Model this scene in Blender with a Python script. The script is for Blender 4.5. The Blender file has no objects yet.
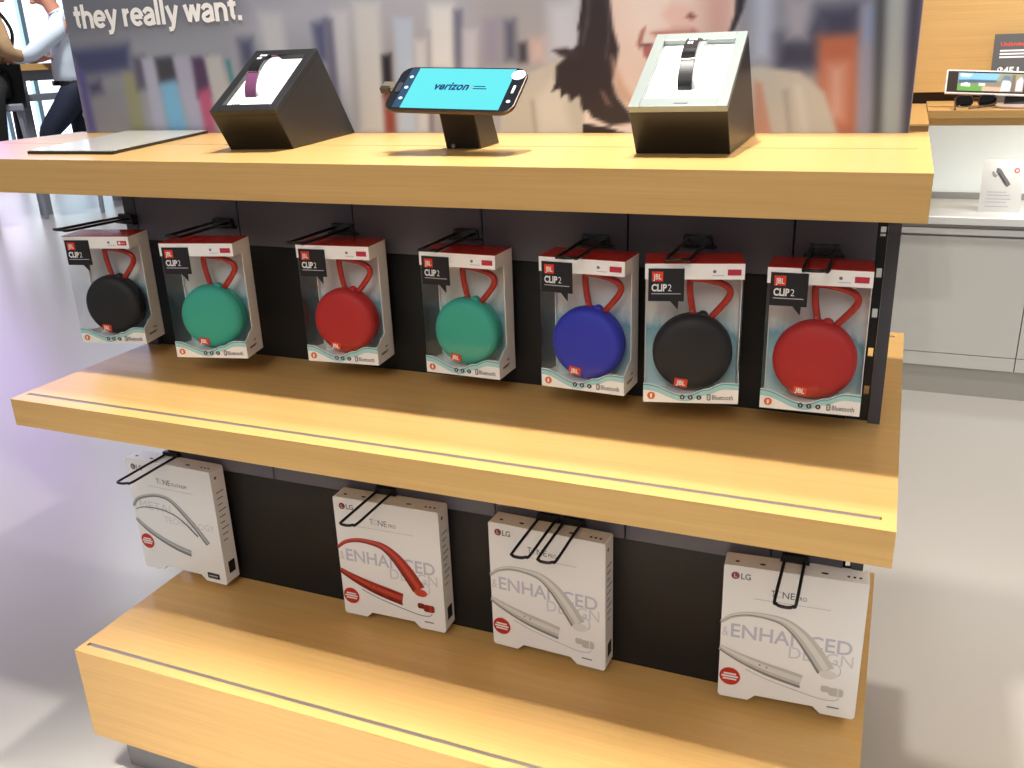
import bpy, bmesh, math, random
import numpy as np
from mathutils import Vector, Matrix

random.seed(7)
SC = bpy.context.scene
COL = SC.collection

# ------------------------------------------------------------------ camera
CAM_LOC = (-0.03325, -1.22260, 1.17815)
CAM_ROT = ((0.923546, -0.102405, 0.369561), (0.381884, 0.333601, -0.861902), (-0.035023, 0.937136, 0.347203))
cam_data = bpy.data.cameras.new('camera')
cam_data.sensor_width = 36.0
cam_data.lens = 32.0238
cam_data.clip_start = 0.02
cam_data.clip_end = 100
cam = bpy.data.objects.new('camera', cam_data)
COL.objects.link(cam)
cam.matrix_world = Matrix.Translation(CAM_LOC) @ Matrix(CAM_ROT).to_4x4()
SC.camera = cam

# ------------------------------------------------------------------ colour management, world, lights
SC.view_settings.view_transform = 'Standard'
SC.view_settings.look = 'None'
SC.view_settings.gamma = 1.0
SC.view_settings.use_curve_mapping = False
SC.view_settings.exposure = 0.0

world = bpy.data.worlds.new('world')
SC.world = world
world.use_nodes = True
_bg = world.node_tree.nodes['Background']
_bg.inputs[0].default_value = (0.95, 0.95, 1.0, 1)
_bg.inputs[1].default_value = 0.29


def downlight(name, loc, power, size=0.12, colour=(1.0, 0.90, 0.76), aim=None, spread=2.4):
    ld = bpy.data.lights.new(name, 'AREA')
    ld.shape = 'DISK'
    ld.size = size
    ld.energy = power
    ld.color = colour
    ld.spread = spread
    ob = bpy.data.objects.new(name, ld)
    ob.location = loc
    if aim:
        d = Vector(aim) - Vector(loc)
        ob.rotation_euler = d.to_track_quat('-Z', 'Y').to_euler()
    COL.objects.link(ob)
    return ob


WARM = (1.0, 0.95, 0.88)
downlight('ceiling_spot_over_stand', (-0.50, -0.215, 3.0), 22, 0.09, WARM, None, math.radians(96))
downlight('ceiling_spot_far_front', (0.28, -3.3, 3.0), 20, 1.3, WARM, (-0.3, -0.2, 0.6))
downlight('ceiling_spot_far_front', (-1.2, -3.3, 3.0), 9, 1.8, WARM, (-0.8, -0.2, 0.6))
downlight('fill_light_over_counter', (0.95, 1.65, 2.9), 30, 0.14, WARM, (0.75, 2.46, 1.25), math.radians(110))  # unseen lamp added to lighten the oak wall
NARROW = math.radians(84)
downlight('ceiling_spot_behind_stand', (-0.25, 0.27, 3.0), 9, 0.10, WARM, None, math.radians(80))
downlight('fill_light_over_aisle', (1.7, 0.7, 3.0), 9, 0.9, WARM, None, NARROW)  # unseen aisle lamps added to brighten the floor evenly
downlight('fill_light_over_aisle', (1.6, -0.9, 3.0), 8, 0.9, WARM, None, NARROW)
downlight('fill_light_left_aisle', (-3.0, -0.3, 3.0), 11, 0.9, (0.95, 0.95, 1.0), None, NARROW)  # unseen cool lamps added as fill for the left floor
downlight('fill_light_left_aisle', (-3.4, 2.0, 3.0), 10, 0.9, (0.93, 0.93, 1.0), None, NARROW)
downlight('fill_light_over_table', (-5.6, 3.7, 3.0), 40, 0.3, (0.95, 0.97, 1.0))  # unseen lamp added as front fill on the two people
# long ceiling fitting with a narrow beam over the aisle in front of the stand
tl = downlight('ceiling_track_light', (-0.38, -1.18, 3.0), 22, 0.05, WARM, None, math.radians(22))
tl.data.shape = 'RECTANGLE'
tl.data.size = 1.7
tl.data.size_y = 0.05
tl.rotation_euler = (math.radians(10.0), 0, 0)


# ------------------------------------------------------------------ materials
def lin(c):
    out = []
    for v in c:
        v = v / 255.0
        out.append(v / 12.92 if v <= 0.04045 else ((v + 0.055) / 1.055) ** 2.4)
    return tuple(out) + (1.0,)


MATS = {}


def mat(name, rgb, rough=0.5, metal=0.0, spec=0.5, emit=0.0, emit_rgb=None, bump=None):
    if name in MATS:
        return MATS[name]
    m = bpy.data.materials.new(name)
    m.use_nodes = True
    nt = m.node_tree
    b = nt.nodes['Principled BSDF']
    b.inputs['Base Color'].default_value = lin(rgb)
    b.inputs['Roughness'].default_value = rough
    b.inputs['Metallic'].default_value = metal
    b.inputs['Specular IOR Level'].default_value = spec
    if emit:
        b.inputs['Emission Color'].default_value = lin(emit_rgb or rgb)
        b.inputs['Emission Strength'].default_value = emit
    if bump:
        tc = nt.nodes.new('ShaderNodeTexCoord')
        nz = nt.nodes.new('ShaderNodeTexNoise')
        nz.inputs['Scale'].default_value = bump[0]
        bp = nt.nodes.new('ShaderNodeBump')
        bp.inputs['Strength'].default_value = bump[1]
        bp.inputs['Distance'].default_value = 0.002
        nt.links.new(tc.outputs['Object'], nz.inputs['Vector'])
        nt.links.new(nz.outputs['Fac'], bp.inputs['Height'])
        nt.links.new(bp.outputs['Normal'], b.inputs['Normal'])
    MATS[name] = m
    return m


def wood(name, dark, light, rough=0.38, axis='x', scale=1.0):
    m = bpy.data.materials.new(name)
    m.use_nodes = True
    nt = m.node_tree
    b = nt.nodes['Principled BSDF']
    b.inputs['Roughness'].default_value = rough
    b.inputs['Specular IOR Level'].default_value = 0.4
    tc = nt.nodes.new('ShaderNodeTexCoord')
    facs = []
    for k, (a, c) in enumerate(((2.0, 90.0), (7.0, 420.0))):
        mp = nt.nodes.new('ShaderNodeMapping')
        s = (a * scale, c * scale, c * scale) if axis == 'x' else (c * scale, a * scale, c * scale)
        mp.inputs['Scale'].default_value = s
        nz = nt.nodes.new('ShaderNodeTexNoise')
        nz.inputs['Scale'].default_value = 1.0
        nz.inputs['Detail'].default_value = 3.0
        nt.links.new(tc.outputs['Object'], mp.inputs['Vector'])
        nt.links.new(mp.outputs['Vector'], nz.inputs['Vector'])
        facs.append(nz)
    mx = nt.nodes.new('ShaderNodeMath')
    mx.operation = 'ADD'
    nt.links.new(facs[0].outputs['Fac'], mx.inputs[0])
    nt.links.new(facs[1].outputs['Fac'], mx.inputs[1])
    rp = nt.nodes.new('ShaderNodeMapRange')
    rp.inputs['From Min'].default_value = 0.65
    rp.inputs['From Max'].default_value = 1.35
    nt.links.new(mx.outputs[0], rp.inputs['Value'])
    mix = nt.nodes.new('ShaderNodeMix')
    mix.data_type = 'RGBA'
    mix.inputs['A'].default_value = lin(dark)
    mix.inputs['B'].default_value = lin(light)
    nt.links.new(rp.outputs['Result'], mix.inputs['Factor'])
    nt.links.new(mix.outputs['Result'], b.inputs['Base Color'])
    MATS[name] = m
    return m


def noise_mat(name, c1, c2, scale, rough, spec=0.5):
    m = bpy.data.materials.new(name)
    m.use_nodes = True
    nt = m.node_tree
    b = nt.nodes['Principled BSDF']
    b.inputs['Roughness'].default_value = rough
    b.inputs['Specular IOR Level'].default_value = spec
    tc = nt.nodes.new('ShaderNodeTexCoord')
    nz = nt.nodes.new('ShaderNodeTexNoise')
    nz.inputs['Scale'].default_value = scale
    nz.inputs['Detail'].default_value = 4.0
    mix = nt.nodes.new('ShaderNodeMix')
    mix.data_type = 'RGBA'
    mix.inputs['A'].default_value = lin(c1)
    mix.inputs['B'].default_value = lin(c2)
    nt.links.new(tc.outputs['Object'], nz.inputs['Vector'])
    nt.links.new(nz.outputs['Fac'], mix.inputs['Factor'])
    nt.links.new(mix.outputs['Result'], b.inputs['Base Color'])
    MATS[name] = m
    return m


def clear_mat(name, gloss=0.06, tint=(255, 255, 255)):
    m = bpy.data.materials.new(name)
    m.use_nodes = True
    nt = m.node_tree
    nt.nodes.clear()
    out = nt.nodes.new('ShaderNodeOutputMaterial')
    tr = nt.nodes.new('ShaderNodeBsdfTransparent')
    tr.inputs['Color'].default_value = lin(tint)
    gl = nt.nodes.new('ShaderNodeBsdfGlossy')
    gl.inputs['Roughness'].default_value = 0.06
    fr = nt.nodes.new('ShaderNodeFresnel')
    fr.inputs['IOR'].default_value = 1.35
    ad = nt.nodes.new('ShaderNodeMath')
    ad.operation = 'ADD'
    ad.use_clamp = True
    ad.inputs[1].default_value = gloss - 0.02
    mx = nt.nodes.new('ShaderNodeMixShader')
    ml = nt.nodes.new('ShaderNodeMath')
    ml.operation = 'MULTIPLY'
    ml.inputs[1].default_value = 0.15
    nt.links.new(fr.outputs['Fac'], ml.inputs[0])
    nt.links.new(ml.outputs[0], ad.inputs[0])
    nt.links.new(ad.outputs[0], mx.inputs['Fac'])
    nt.links.new(tr.outputs[0], mx.inputs[1])
    nt.links.new(gl.outputs[0], mx.inputs[2])
    nt.links.new(mx.outputs[0], out.inputs['Surface'])
    MATS[name] = m
    return m


def vcol_mat(name, rough=0.35, emit=0.0):
    """a printed or displayed picture whose colours are stored in the mesh"""
    m = bpy.data.materials.new(name)
    m.use_nodes = True
    nt = m.node_tree
    b = nt.nodes['Principled BSDF']
    b.inputs['Roughness'].default_value = rough
    at = nt.nodes.new('ShaderNodeVertexColor')
    at.layer_name = 'print'
    nt.links.new(at.outputs['Color'], b.inputs['Base Color'])
    if emit:
        nt.links.new(at.outputs['Color'], b.inputs['Emission Color'])
        b.inputs['Emission Strength'].default_value = emit
    MATS[name] = m
    return m


OAK = wood('oak veneer', (206, 163, 99), (219, 177, 112), 0.30)
OAK_WALL = wood('oak wall panel', (214, 172, 108), (228, 188, 126), 0.45, 'x', 0.6)
OAK_SHADED = wood('oak edge with painted shade', (150, 112, 66), (168, 126, 78))  # shade on the side counter's front edge is put into this colour
FLOOR = noise_mat('polished grey floor', (163, 159, 153), (170, 166, 160), 1.5, 0.28)
WHITE = mat('white card', (236, 234, 230), 0.45)
WHITE_GLOSS = mat('white gloss card', (250, 250, 249), 0.25)
CREAM = mat('white coated board', (249, 248, 245), 0.4)
BLACK = mat('black plastic', (20, 20, 22), 0.4)
BLACK_PANEL = mat('black slat panel', (13, 13, 14), 0.6)
CHARCOAL = mat('charcoal powder coat', (72, 72, 78), 0.5)
RAIL = mat('grey rail', (92, 92, 104), 0.45)
WIRE = mat('dark steel wire', (52, 50, 50), 0.35, 0.8)
GREYLINE = mat('grey aluminium strip', (150, 144, 142), 0.4, 0.6)
DARKLINE = mat('dark gap', (60, 40, 22), 0.8)
CABINET = mat('pale grey lacquer', (206, 206, 200), 0.35)
CAB_WHITE = mat('white solid surface', (232, 233, 230), 0.3)
TOE = mat('grey plinth', (168, 164, 156), 0.5)
PLASTIC = clear_mat('clear plastic window', 0.05)
GREY_PRINT = mat('grey print', (120, 120, 124), 0.5)
PALE_PRINT = mat('pale grey print', (196, 195, 204), 0.5)
DARK_PRINT = mat('dark print', (48, 48, 52), 0.5)
RED_PRINT = mat('red print', (196, 40, 24), 0.45)
ORANGE = mat('orange print', (226, 110, 40), 0.45)
WHITE_PRINT = mat('white print', (240, 240, 240), 0.5)


# ------------------------------------------------------------------ object helpers
def tag(o, label=None, cat=None, group=None, kind=None):
    if label:
        o['label'] = label
    if cat:
        o['category'] = cat
    if group:
        o['group'] = group
    if kind:
        o['kind'] = kind
    return o


def thing(name, loc, label, cat, group=None, rz=0.0, matrix=None):
    o = bpy.data.objects.new(name, None)
    o.empty_display_size = 0.05
    COL.objects.link(o)
    if matrix is not None:
        o.matrix_world = matrix
    else:
        o.location = loc
        o.rotation_euler = (0, 0, rz)
    return tag(o, label, cat, group)


def obj(name, bm, m, parent=None, smooth=False, bevel=0.0, tf=None):
    if tf:
        for v in bm.verts:
            v.co = Vector(tf(v.co.x, v.co.y, v.co.z))
    bmesh.ops.recalc_face_normals(bm, faces=bm.faces)
    me = bpy.data.meshes.new(name)
    bm.to_mesh(me)
    bm.free()
    o = bpy.data.objects.new(name, me)
    COL.objects.link(o)
    if m:
        me.materials.append(m)
    if parent:
        o.parent = parent
    if smooth:
        for p in me.polygons:
            p.use_smooth = True
    if bevel:
        md = o.modifiers.new('bevel', 'BEVEL')
        md.width = bevel
        md.segments = 2
        md.limit_method = 'ANGLE'
        md.angle_limit = math.radians(40)
    return o


def struct(name, bm, m, parent=None, **k):
    o = obj(name, bm, m, parent, **k)
    if parent is None:
        o['kind'] = 'structure'
    return o


def add_box(bm, x0, x1, y0, y1, z0, z1):
    vs = [bm.verts.new((x, y, z)) for x in (x0, x1) for y in (y0, y1) for z in (z0, z1)]
    for f in ((0, 1, 3, 2), (4, 6, 7, 5), (0, 4, 5, 1), (2, 3, 7, 6), (0, 2, 6, 4), (1, 5, 7, 3)):
        bm.faces.new([vs[i] for i in f])


def bx(*a):
    bm = bmesh.new()
    add_box(bm, *a)
    return bm


def add_prism(bm, pts, a, b, axis='y'):
    """polygon in the two other axes, extruded along axis from a to b"""
    def P(u, v, t):
        return {'y': (u, t, v), 'x': (t, u, v), 'z': (u, v, t)}[axis]
    va = [bm.verts.new(P(u, v, a)) for u, v in pts]
    vb = [bm.verts.new(P(u, v, b)) for u, v in pts]
    n = len(pts)
    bm.faces.new(va)
    bm.faces.new(vb[::-1])
    for i in range(n):
        bm.faces.new((va[i], vb[i], vb[(i + 1) % n], va[(i + 1) % n]))


def prism(pts, a, b, axis='y'):
    bm = bmesh.new()
    add_prism(bm, pts, a, b, axis)
    return bm


def ellipse(cx, cy, rx, ry=None, n=20):
    ry = ry or rx
    return [(cx + rx * math.cos(2 * math.pi * i / n), cy + ry * math.sin(2 * math.pi * i / n)) for i in range(n)]


def rrect(x0, x1, y0, y1, r, n=4):
    pts = []
    for cx, cy, a0 in ((x1 - r, y1 - r, 0), (x0 + r, y1 - r, 90), (x0 + r, y0 + r, 180), (x1 - r, y0 + r, 270)):
        for i in range(n + 1):
            a = math.radians(a0 + 90 * i / n)
            pts.append((cx + r * math.cos(a), cy + r * math.sin(a)))
    return pts


def add_tube(bm, pts, r, n=8, closed=False, taper=None):
    pts = [Vector(p) for p in pts]
    N = len(pts)
    rings = []
    prev = None
    for i, p in enumerate(pts):
        if closed:
            t = (pts[(i + 1) % N] - pts[i - 1]).normalized()
        else:
            t = (pts[min(i + 1, N - 1)] - pts[max(i - 1, 0)]).normalized()
        if prev is None:
            up = Vector((0, 0, 1)) if abs(t.z) < 0.9 else Vector((1, 0, 0))
            s = t.cross(up).normalized()
        else:
            s = (prev - t * prev.dot(t)).normalized()
        prev = s
        q = t.cross(s)
        rr = r if taper is None else r * taper[i]
        rings.append([bm.verts.new(p + (s * math.cos(2 * math.pi * k / n) + q * math.sin(2 * math.pi * k / n)) * rr) for k in range(n)])
    for i in range(N if closed else N - 1):
        a, b = rings[i], rings[(i + 1) % N]
        for k in range(n):
            bm.faces.new((a[k], a[(k + 1) % n], b[(k + 1) % n], b[k]))
    if not closed:
        bm.faces.new(rings[0][::-1])
        bm.faces.new(rings[-1])


def tube(pts, r, n=8, closed=False, taper=None):
    bm = bmesh.new()
    add_tube(bm, pts, r, n, closed, taper)
    return bm


def add_lathe(bm, prof, n=40, axis='z', c=(0, 0, 0)):
    """prof: (radius, height) along axis"""
    rings = []
    for r, h in prof:
        ring = []
        for k in range(n):
            a = 2 * math.pi * k / n
            u, v = r * math.cos(a), r * math.sin(a)
            co = {'z': (u, v, h), 'y': (u, h, v), 'x': (h, u, v)}[axis]
            ring.append(bm.verts.new(Vector(co) + Vector(c)))
        rings.append(ring)
    for a, b in zip(rings, rings[1:]):
        for k in range(n):
            bm.faces.new((a[k], a[(k + 1) % n], b[(k + 1) % n], b[k]))
    bm.faces.new(rings[0][::-1])
    bm.faces.new(rings[-1])


def lathe(prof, n=40, axis='z', c=(0, 0, 0)):
    bm = bmesh.new()
    add_lathe(bm, prof, n, axis, c)
    return bm


def spline(pts, k=8, closed=False):
    """Catmull-Rom through n-tuples"""
    P = [np.array(p, float) for p in pts]
    n = len(P)
    out = []
    for i in range(n if closed else n - 1):
        p1, p2 = P[i], P[(i + 1) % n]
        p0 = P[i - 1] if (closed or i > 0) else p1
        p3 = P[(i + 2) % n] if (closed or i + 2 < n) else p2
        for j in range(k):
            t = j / k
            out.append(tuple(0.5 * (2 * p1 + (p2 - p0) * t + (2 * p0 - 5 * p1 + 4 * p2 - p3) * t * t + (3 * p1 - p0 - 3 * p2 + p3) * t ** 3)))
    if not closed:
        out.append(tuple(P[-1]))
    return out


def ribbon(pts, y, thick=0.0004, k=8):
    """pts (x, z, width): a printed stroke of changing width lying in the xz plane at y"""
    S = spline(pts, k)
    L, R_ = [], []
    for i, (x, z, w) in enumerate(S):
        a = S[max(i - 1, 0)]
        b = S[min(i + 1, len(S) - 1)]
        dx, dz = b[0] - a[0], b[1] - a[1]
        d = math.hypot(dx, dz) or 1
        nx, nz = -dz / d, dx / d
        L.append((x + nx * w / 2, z + nz * w / 2))
        R_.append((x - nx * w / 2, z - nz * w / 2))
    bm = bmesh.new()
    va = [bm.verts.new((x, y, z)) for x, z in L]
    vb = [bm.verts.new((x, y, z)) for x, z in R_]
    vc = [bm.verts.new((x, y + thick, z)) for x, z in L]
    vd = [bm.verts.new((x, y + thick, z)) for x, z in R_]
    for i in range(len(S) - 1):
        bm.faces.new((va[i], va[i + 1], vb[i + 1], vb[i]))
        bm.faces.new((va[i], vc[i], vc[i + 1], va[i + 1]))
        bm.faces.new((vb[i], vb[i + 1], vd[i + 1], vd[i]))
    return bm


def _font_mesh(s, bold):
    cu = bpy.data.curves.new('lettering', 'FONT')
    cu.body = s
    cu.size = 1.0
    cu.offset = bold
    cu.resolution_u = 3
    o = bpy.data.objects.new('lettering', cu)
    COL.objects.link(o)
    dg = bpy.context.evaluated_depsgraph_get()
    me = bpy.data.meshes.new_from_object(o.evaluated_get(dg))
    bpy.data.objects.remove(o)
    bpy.data.curves.remove(cu)
    return me


_cap = None


def text(name, s, m, parent, x0, x1, zb, h, y, bold=0.0, slant=0.0, tf=None):
    """lettering in the xz plane facing -y; x0..x1 its width, zb its baseline, h the capital height"""
    global _cap
    if _cap is None:
        t = _font_mesh('H', 0.0)
        _cap = max(v.co.y for v in t.vertices)
        bpy.data.meshes.remove(t)
    me = _font_mesh(s, bold)
    xs = [v.co.x for v in me.vertices]
    a, b = min(xs), max(xs)
    for v in me.vertices:
        z = v.co.y / _cap * h
        co = (x0 + (v.co.x - a) / (b - a) * (x1 - x0) + slant * z, y, zb + z)
        v.co = tf(*co) if tf else co
    me.materials.clear()
    me.materials.append(m)
    me.name = name
    o = bpy.data.objects.new(name, me)
    COL.objects.link(o)
    o.parent = parent
    return o


def _arc(cx, cy, r, a0, a1, n=10, ry=None):
    return [(cx + r * math.cos(math.radians(a0 + (a1 - a0) * i / n)), cy + (ry or r) * math.sin(math.radians(a0 + (a1 - a0) * i / n))) for i in range(n + 1)]


GROT = {
    't': ([[(.20, .93), (.20, .24)] + _arc(.33, .24, .13, 180, 262, 5), [(.02, .635), (.40, .635)]], .42),
    'h': ([[(.11, 0), (.11, 1.0)], [(.11, .36)] + _arc(.315, .40, .205, 180, 0, 10, .235) + [(.52, 0)]], .64),
    'e': ([_arc(.33, .36, .245, 0, 318, 18, .285), [(.07, .36), (.60, .36)]], .65),
    'y': ([[(.08, .72), (.31, .06)], [(.56, .72), (.28, -.10)] + [(.22, -.19), (.06, -.20)]], .62),
    'r': ([[(.11, 0), (.11, .72)], [(.11, .36)] + _arc(.36, .38, .25, 180, 92, 6, .25)], .41),
    'a': ([[(.07, .50)] + _arc(.29, .47, .20, 155, 20, 8, .175) + [(.49, .42), (.49, .12), (.53, .02)], [(.49, .40), (.30, .37)] + _arc(.27, .20, .185, 100, 280, 10, .135) + [(.40, .09), (.49, .22)]], .62),
    'l': ([[(.11, 0), (.11, 1.0)]], .27),
    'w': ([[(.07, .72), (.24, .08)], [(.24, .04), (.42, .70)], [(.42, .70), (.60, .04)], [(.60, .08), (.77, .72)]], .84),
    'n': ([[(.11, 0), (.11, .72)], [(.11, .36)] + _arc(.315, .40, .205, 180, 0, 10, .235) + [(.52, 0)]], .64),
    '.': ([[(.11, 0), (.11, .19)]], .25), ' ': ([], .27)}


def stroke_text(name, s, m, parent, x0, x1, zb, h, y, w=.185):
    """bold grotesque lettering made of strokes, in the xz plane facing -y"""
    adv = sum(GROT[c][1] for c in s)
    sx = (x1 - x0) / adv
    bm = bmesh.new()
    pen = 0.0
    for c in s:
        for line in GROT[c][0]:
            y -= 4e-5
            P = [((pen + a) * sx + x0, zb + b * h) for a, b in line]
            L, R_ = [], []
            n = len(P)
            for i, (x, z) in enumerate(P):
                a, b = P[max(i - 1, 0)], P[min(i + 1, n - 1)]
                dx, dz = (b[0] - a[0]) / sx, (b[1] - a[1]) / h
                d = math.hypot(dx, dz) or 1
                ox, oz = -dz / d * w / 2 * sx, dx / d * w / 2 * h
                L.append(bm.verts.new((x + ox, y, z + oz)))
                R_.append(bm.verts.new((x - ox, y, z - oz)))
            for i in range(n - 1):
                bm.faces.new((L[i], L[i + 1], R_[i + 1], R_[i]))
        pen += GROT[c][1]
    return obj(name, bm, m, parent)


def inside(poly, X, Z):
    """signed distance (positive inside) from grid points to a polygon"""
    d = np.full(X.shape, 1e9)
    c = np.zeros(X.shape, bool)
    n = len(poly)
    for i in range(n):
        x1, z1 = poly[i]
        x2, z2 = poly[(i + 1) % n]
        ex, ez = x2 - x1, z2 - z1
        L = ex * ex + ez * ez + 1e-12
        t = np.clip(((X - x1) * ex + (Z - z1) * ez) / L, 0, 1)
        d = np.minimum(d, np.hypot(X - x1 - t * ex, Z - z1 - t * ez))
        cond = ((z1 > Z) != (z2 > Z))
        with np.errstate(divide='ignore', invalid='ignore'):
            xi = ex * (Z - z1) / (ez if abs(ez) > 1e-12 else 1e-12) + x1
        c ^= cond & (X < xi)
    return np.where(c, d, -d)


def picture(name, m, parent, x0, x1, z0, z1, nx, nz, shapes, base, y=0.0, tf=None, depth=0.0):
    """a flat printed picture as a fine grid: soft-edged coloured shapes on a base colour"""
    xs = np.linspace(x0, x1, nx)
    zs = np.linspace(z0, z1, nz)
    X, Z = np.meshgrid(xs, zs)
    C = np.ones(X.shape + (3,)) * np.array(base, float)
    for c, poly, s in shapes:
        d = inside(poly, X, Z)
        a = np.clip(d / (2 * s) + 0.5, 0, 1)
        a = a * a * (3 - 2 * a)
        C = C * (1 - a[..., None]) + np.array(c, float) * a[..., None]
    bm = bmesh.new()
    V = [[bm.verts.new(tf(xs[i], y, zs[j]) if tf else (xs[i], y, zs[j])) for i in range(nx)] for j in range(nz)]
    for j in range(nz - 1):
        for i in range(nx - 1):
            bm.faces.new((V[j][i], V[j][i + 1], V[j + 1][i + 1], V[j + 1][i]))
    me = bpy.data.meshes.new(name)
    bm.to_mesh(me)
    bm.free()
    at = me.color_attributes.new('print', 'FLOAT_COLOR', 'POINT')
    v = C / 255.0
    v = np.where(v <= 0.04045, v / 12.92, ((v + 0.055) / 1.055) ** 2.4)
    buf = np.ones((nx * nz, 4), np.float32)
    buf[:, :3] = v.reshape(-1, 3)
    at.data.foreach_set('color', buf.ravel())
    me.materials.append(m)
    o = bpy.data.objects.new(name, me)
    COL.objects.link(o)
    o.parent = parent
    return o


def skinned(name, V, E, Rd, m, parent, root=0, sub=2, flat=0.8):
    me = bpy.data.meshes.new(name)
    me.from_pydata([tuple(v) for v in V], E, [])
    o = bpy.data.objects.new(name, me)
    COL.objects.link(o)
    sk = o.modifiers.new('skin', 'SKIN')
    sk.use_smooth_shade = True
    sl = me.skin_vertices[0].data
    for i, r in enumerate(Rd):
        sl[i].radius = r if isinstance(r, tuple) else (r, r)
        sl[i].use_root = (i == root)
    sb = o.modifiers.new('sub', 'SUBSURF')
    sb.levels = sub
    sb.render_levels = sub
    dg = bpy.context.evaluated_depsgraph_get()
    me2 = bpy.data.meshes.new_from_object(o.evaluated_get(dg))
    bpy.data.objects.remove(o)
    me2.name = name
    me2.materials.clear()
    me2.materials.append(m)
    o = bpy.data.objects.new(name, me2)
    COL.objects.link(o)
    for p in me2.polygons:
        p.use_smooth = True
    if parent:
        o.parent = parent
    return o



def fuse(o, add, voxel=0.008):
    """merge extra shapes into a body and remesh them into one continuous skin"""
    bm = bmesh.new()
    bm.from_mesh(o.data)
    add(bm)
    bmesh.ops.recalc_face_normals(bm, faces=bm.faces)
    bm.to_mesh(o.data)
    bm.free()
    md = o.modifiers.new('fuse', 'REMESH')
    md.mode = 'VOXEL'
    md.voxel_size = voxel
    md.use_smooth_shade = True
    sm = o.modifiers.new('soften', 'SMOOTH')
    sm.factor = 0.5
    sm.iterations = 3
    dg = bpy.context.evaluated_depsgraph_get()
    me = bpy.data.meshes.new_from_object(o.evaluated_get(dg))
    o.modifiers.clear()
    me.name = o.data.name
    o.data = me
    return o


def add_ball(bm, c, r, shape=None, n=24, m=16):
    """ellipsoid; shape(x, y, z) may reshape the unit ball"""
    rows = []
    for j in range(1, m):
        t = math.pi * j / m
        row = []
        for i in range(n):
            a = 2 * math.pi * i / n
            p = (math.sin(t) * math.cos(a), math.sin(t) * math.sin(a), math.cos(t))
            if shape:
                p = shape(*p)
            row.append(bm.verts.new((c[0] + p[0] * r[0], c[1] + p[1] * r[1], c[2] + p[2] * r[2])))
        rows.append(row)
    ends = []
    for z in (1, -1):
        p = shape(0, 0, z) if shape else (0, 0, z)
        ends.append(bm.verts.new((c[0] + p[0] * r[0], c[1] + p[1] * r[1], c[2] + p[2] * r[2])))
    for a, b in zip(rows, rows[1:]):
        for i in range(n):
            bm.faces.new((a[i], b[i], b[(i + 1) % n], a[(i + 1) % n]))
    for i in range(n):
        bm.faces.new((ends[0], rows[0][i], rows[0][(i + 1) % n]))
        bm.faces.new((ends[1], rows[-1][(i + 1) % n], rows[-1][i]))


def add_head(bm, c, f):
    """head with jaw, nose, brow, lips, chin and ears, facing f (+1 or -1) along x"""
    def skull(x, y, z):
        k = 1.0 - (0.30 * max(0.0, -z) ** 1.3)
        return (x * k + (0.10 * f if z < -0.2 else 0.0), y * k, z)
    add_ball(bm, c, (0.098, 0.077, 0.122), skull)
    add_ball(bm, (c[0] + f * 0.104, c[1], c[2] - 0.022), (0.020, 0.014, 0.020))
    add_ball(bm, (c[0] + f * 0.098, c[1], c[2] + 0.006), (0.012, 0.010, 0.030))
    add_ball(bm, (c[0] + f * 0.088, c[1], c[2] + 0.030), (0.014, 0.048, 0.010))
    add_ball(bm, (c[0] + f * 0.084, c[1], c[2] - 0.058), (0.016, 0.026, 0.008))
    add_ball(bm, (c[0] + f * 0.080, c[1], c[2] - 0.072), (0.016, 0.022, 0.008))
    add_ball(bm, (c[0] + f * 0.070, c[1], c[2] - 0.098), (0.024, 0.026, 0.018))
    for s in (-1, 1):
        add_ball(bm, (c[0] - f * 0.008, c[1] + s * 0.078, c[2] - 0.010), (0.020, 0.009, 0.030))


def head_details(par, c, f, hair):
    """hair cap, eyes and lips that belong to one head"""
    bm = bmesh.new()

    def cap(x, y, z):
        z2 = max(z, -0.30 - 0.35 * (x * -f))
        return (x, y, z2)
    add_ball(bm, (c[0] - f * 0.018, c[1], c[2] + 0.022), (0.096, 0.085, 0.112), lambda x, y, z: (x if x * f < 0.62 or z > 0.45 else 0.62 * f, y, max(z, -0.55 if x * f < -0.2 else 0.05)))
    obj('hair', bm, hair, par, smooth=True)
    for s in (-1, 1):
        bm = bmesh.new()
        add_ball(bm, (c[0] + f * 0.087, c[1] + s * 0.031, c[2] + 0.010), (0.010, 0.013, 0.008))
        e_ = obj('eye', bm, WHITE_PRINT, par, smooth=True)
        bm = bmesh.new()
        add_ball(bm, (c[0] + f * 0.0935, c[1] + s * 0.031, c[2] + 0.010), (0.0045, 0.006, 0.006))
        obj('iris', bm, DARK_PRINT, e_, smooth=True)
    bm = bmesh.new()
    add_ball(bm, (c[0] + f * 0.089, c[1], c[2] - 0.065), (0.012, 0.024, 0.009))
    obj('lips', bm, mat('lip colour', (170, 92, 84), 0.5), par, smooth=True)


# ------------------------------------------------------------------ the setting
struct('floor', bx(-10.2, 4.5, -4.0, 9.5, -0.05, 0.0), FLOOR)
o = struct('wall_back', bx(-1.0, 3.2, 2.46, 2.56, 0.975, 3.0), OAK_WALL)
struct('wall_back_lower', bx(-1.0, 3.2, 2.48, 2.56, 0.0, 0.94), mat('white wall', (226, 226, 222), 0.5))
struct('trim_1', bx(-1.0, 3.2, 2.478, 2.5, 0.935, 0.98), DARKLINE)

# window front far behind on the left
WALLW = mat('white painted wall', (232, 234, 238), 0.5)
MULL = mat('pale blue window frame', (176, 208, 222), 0.4)


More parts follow.
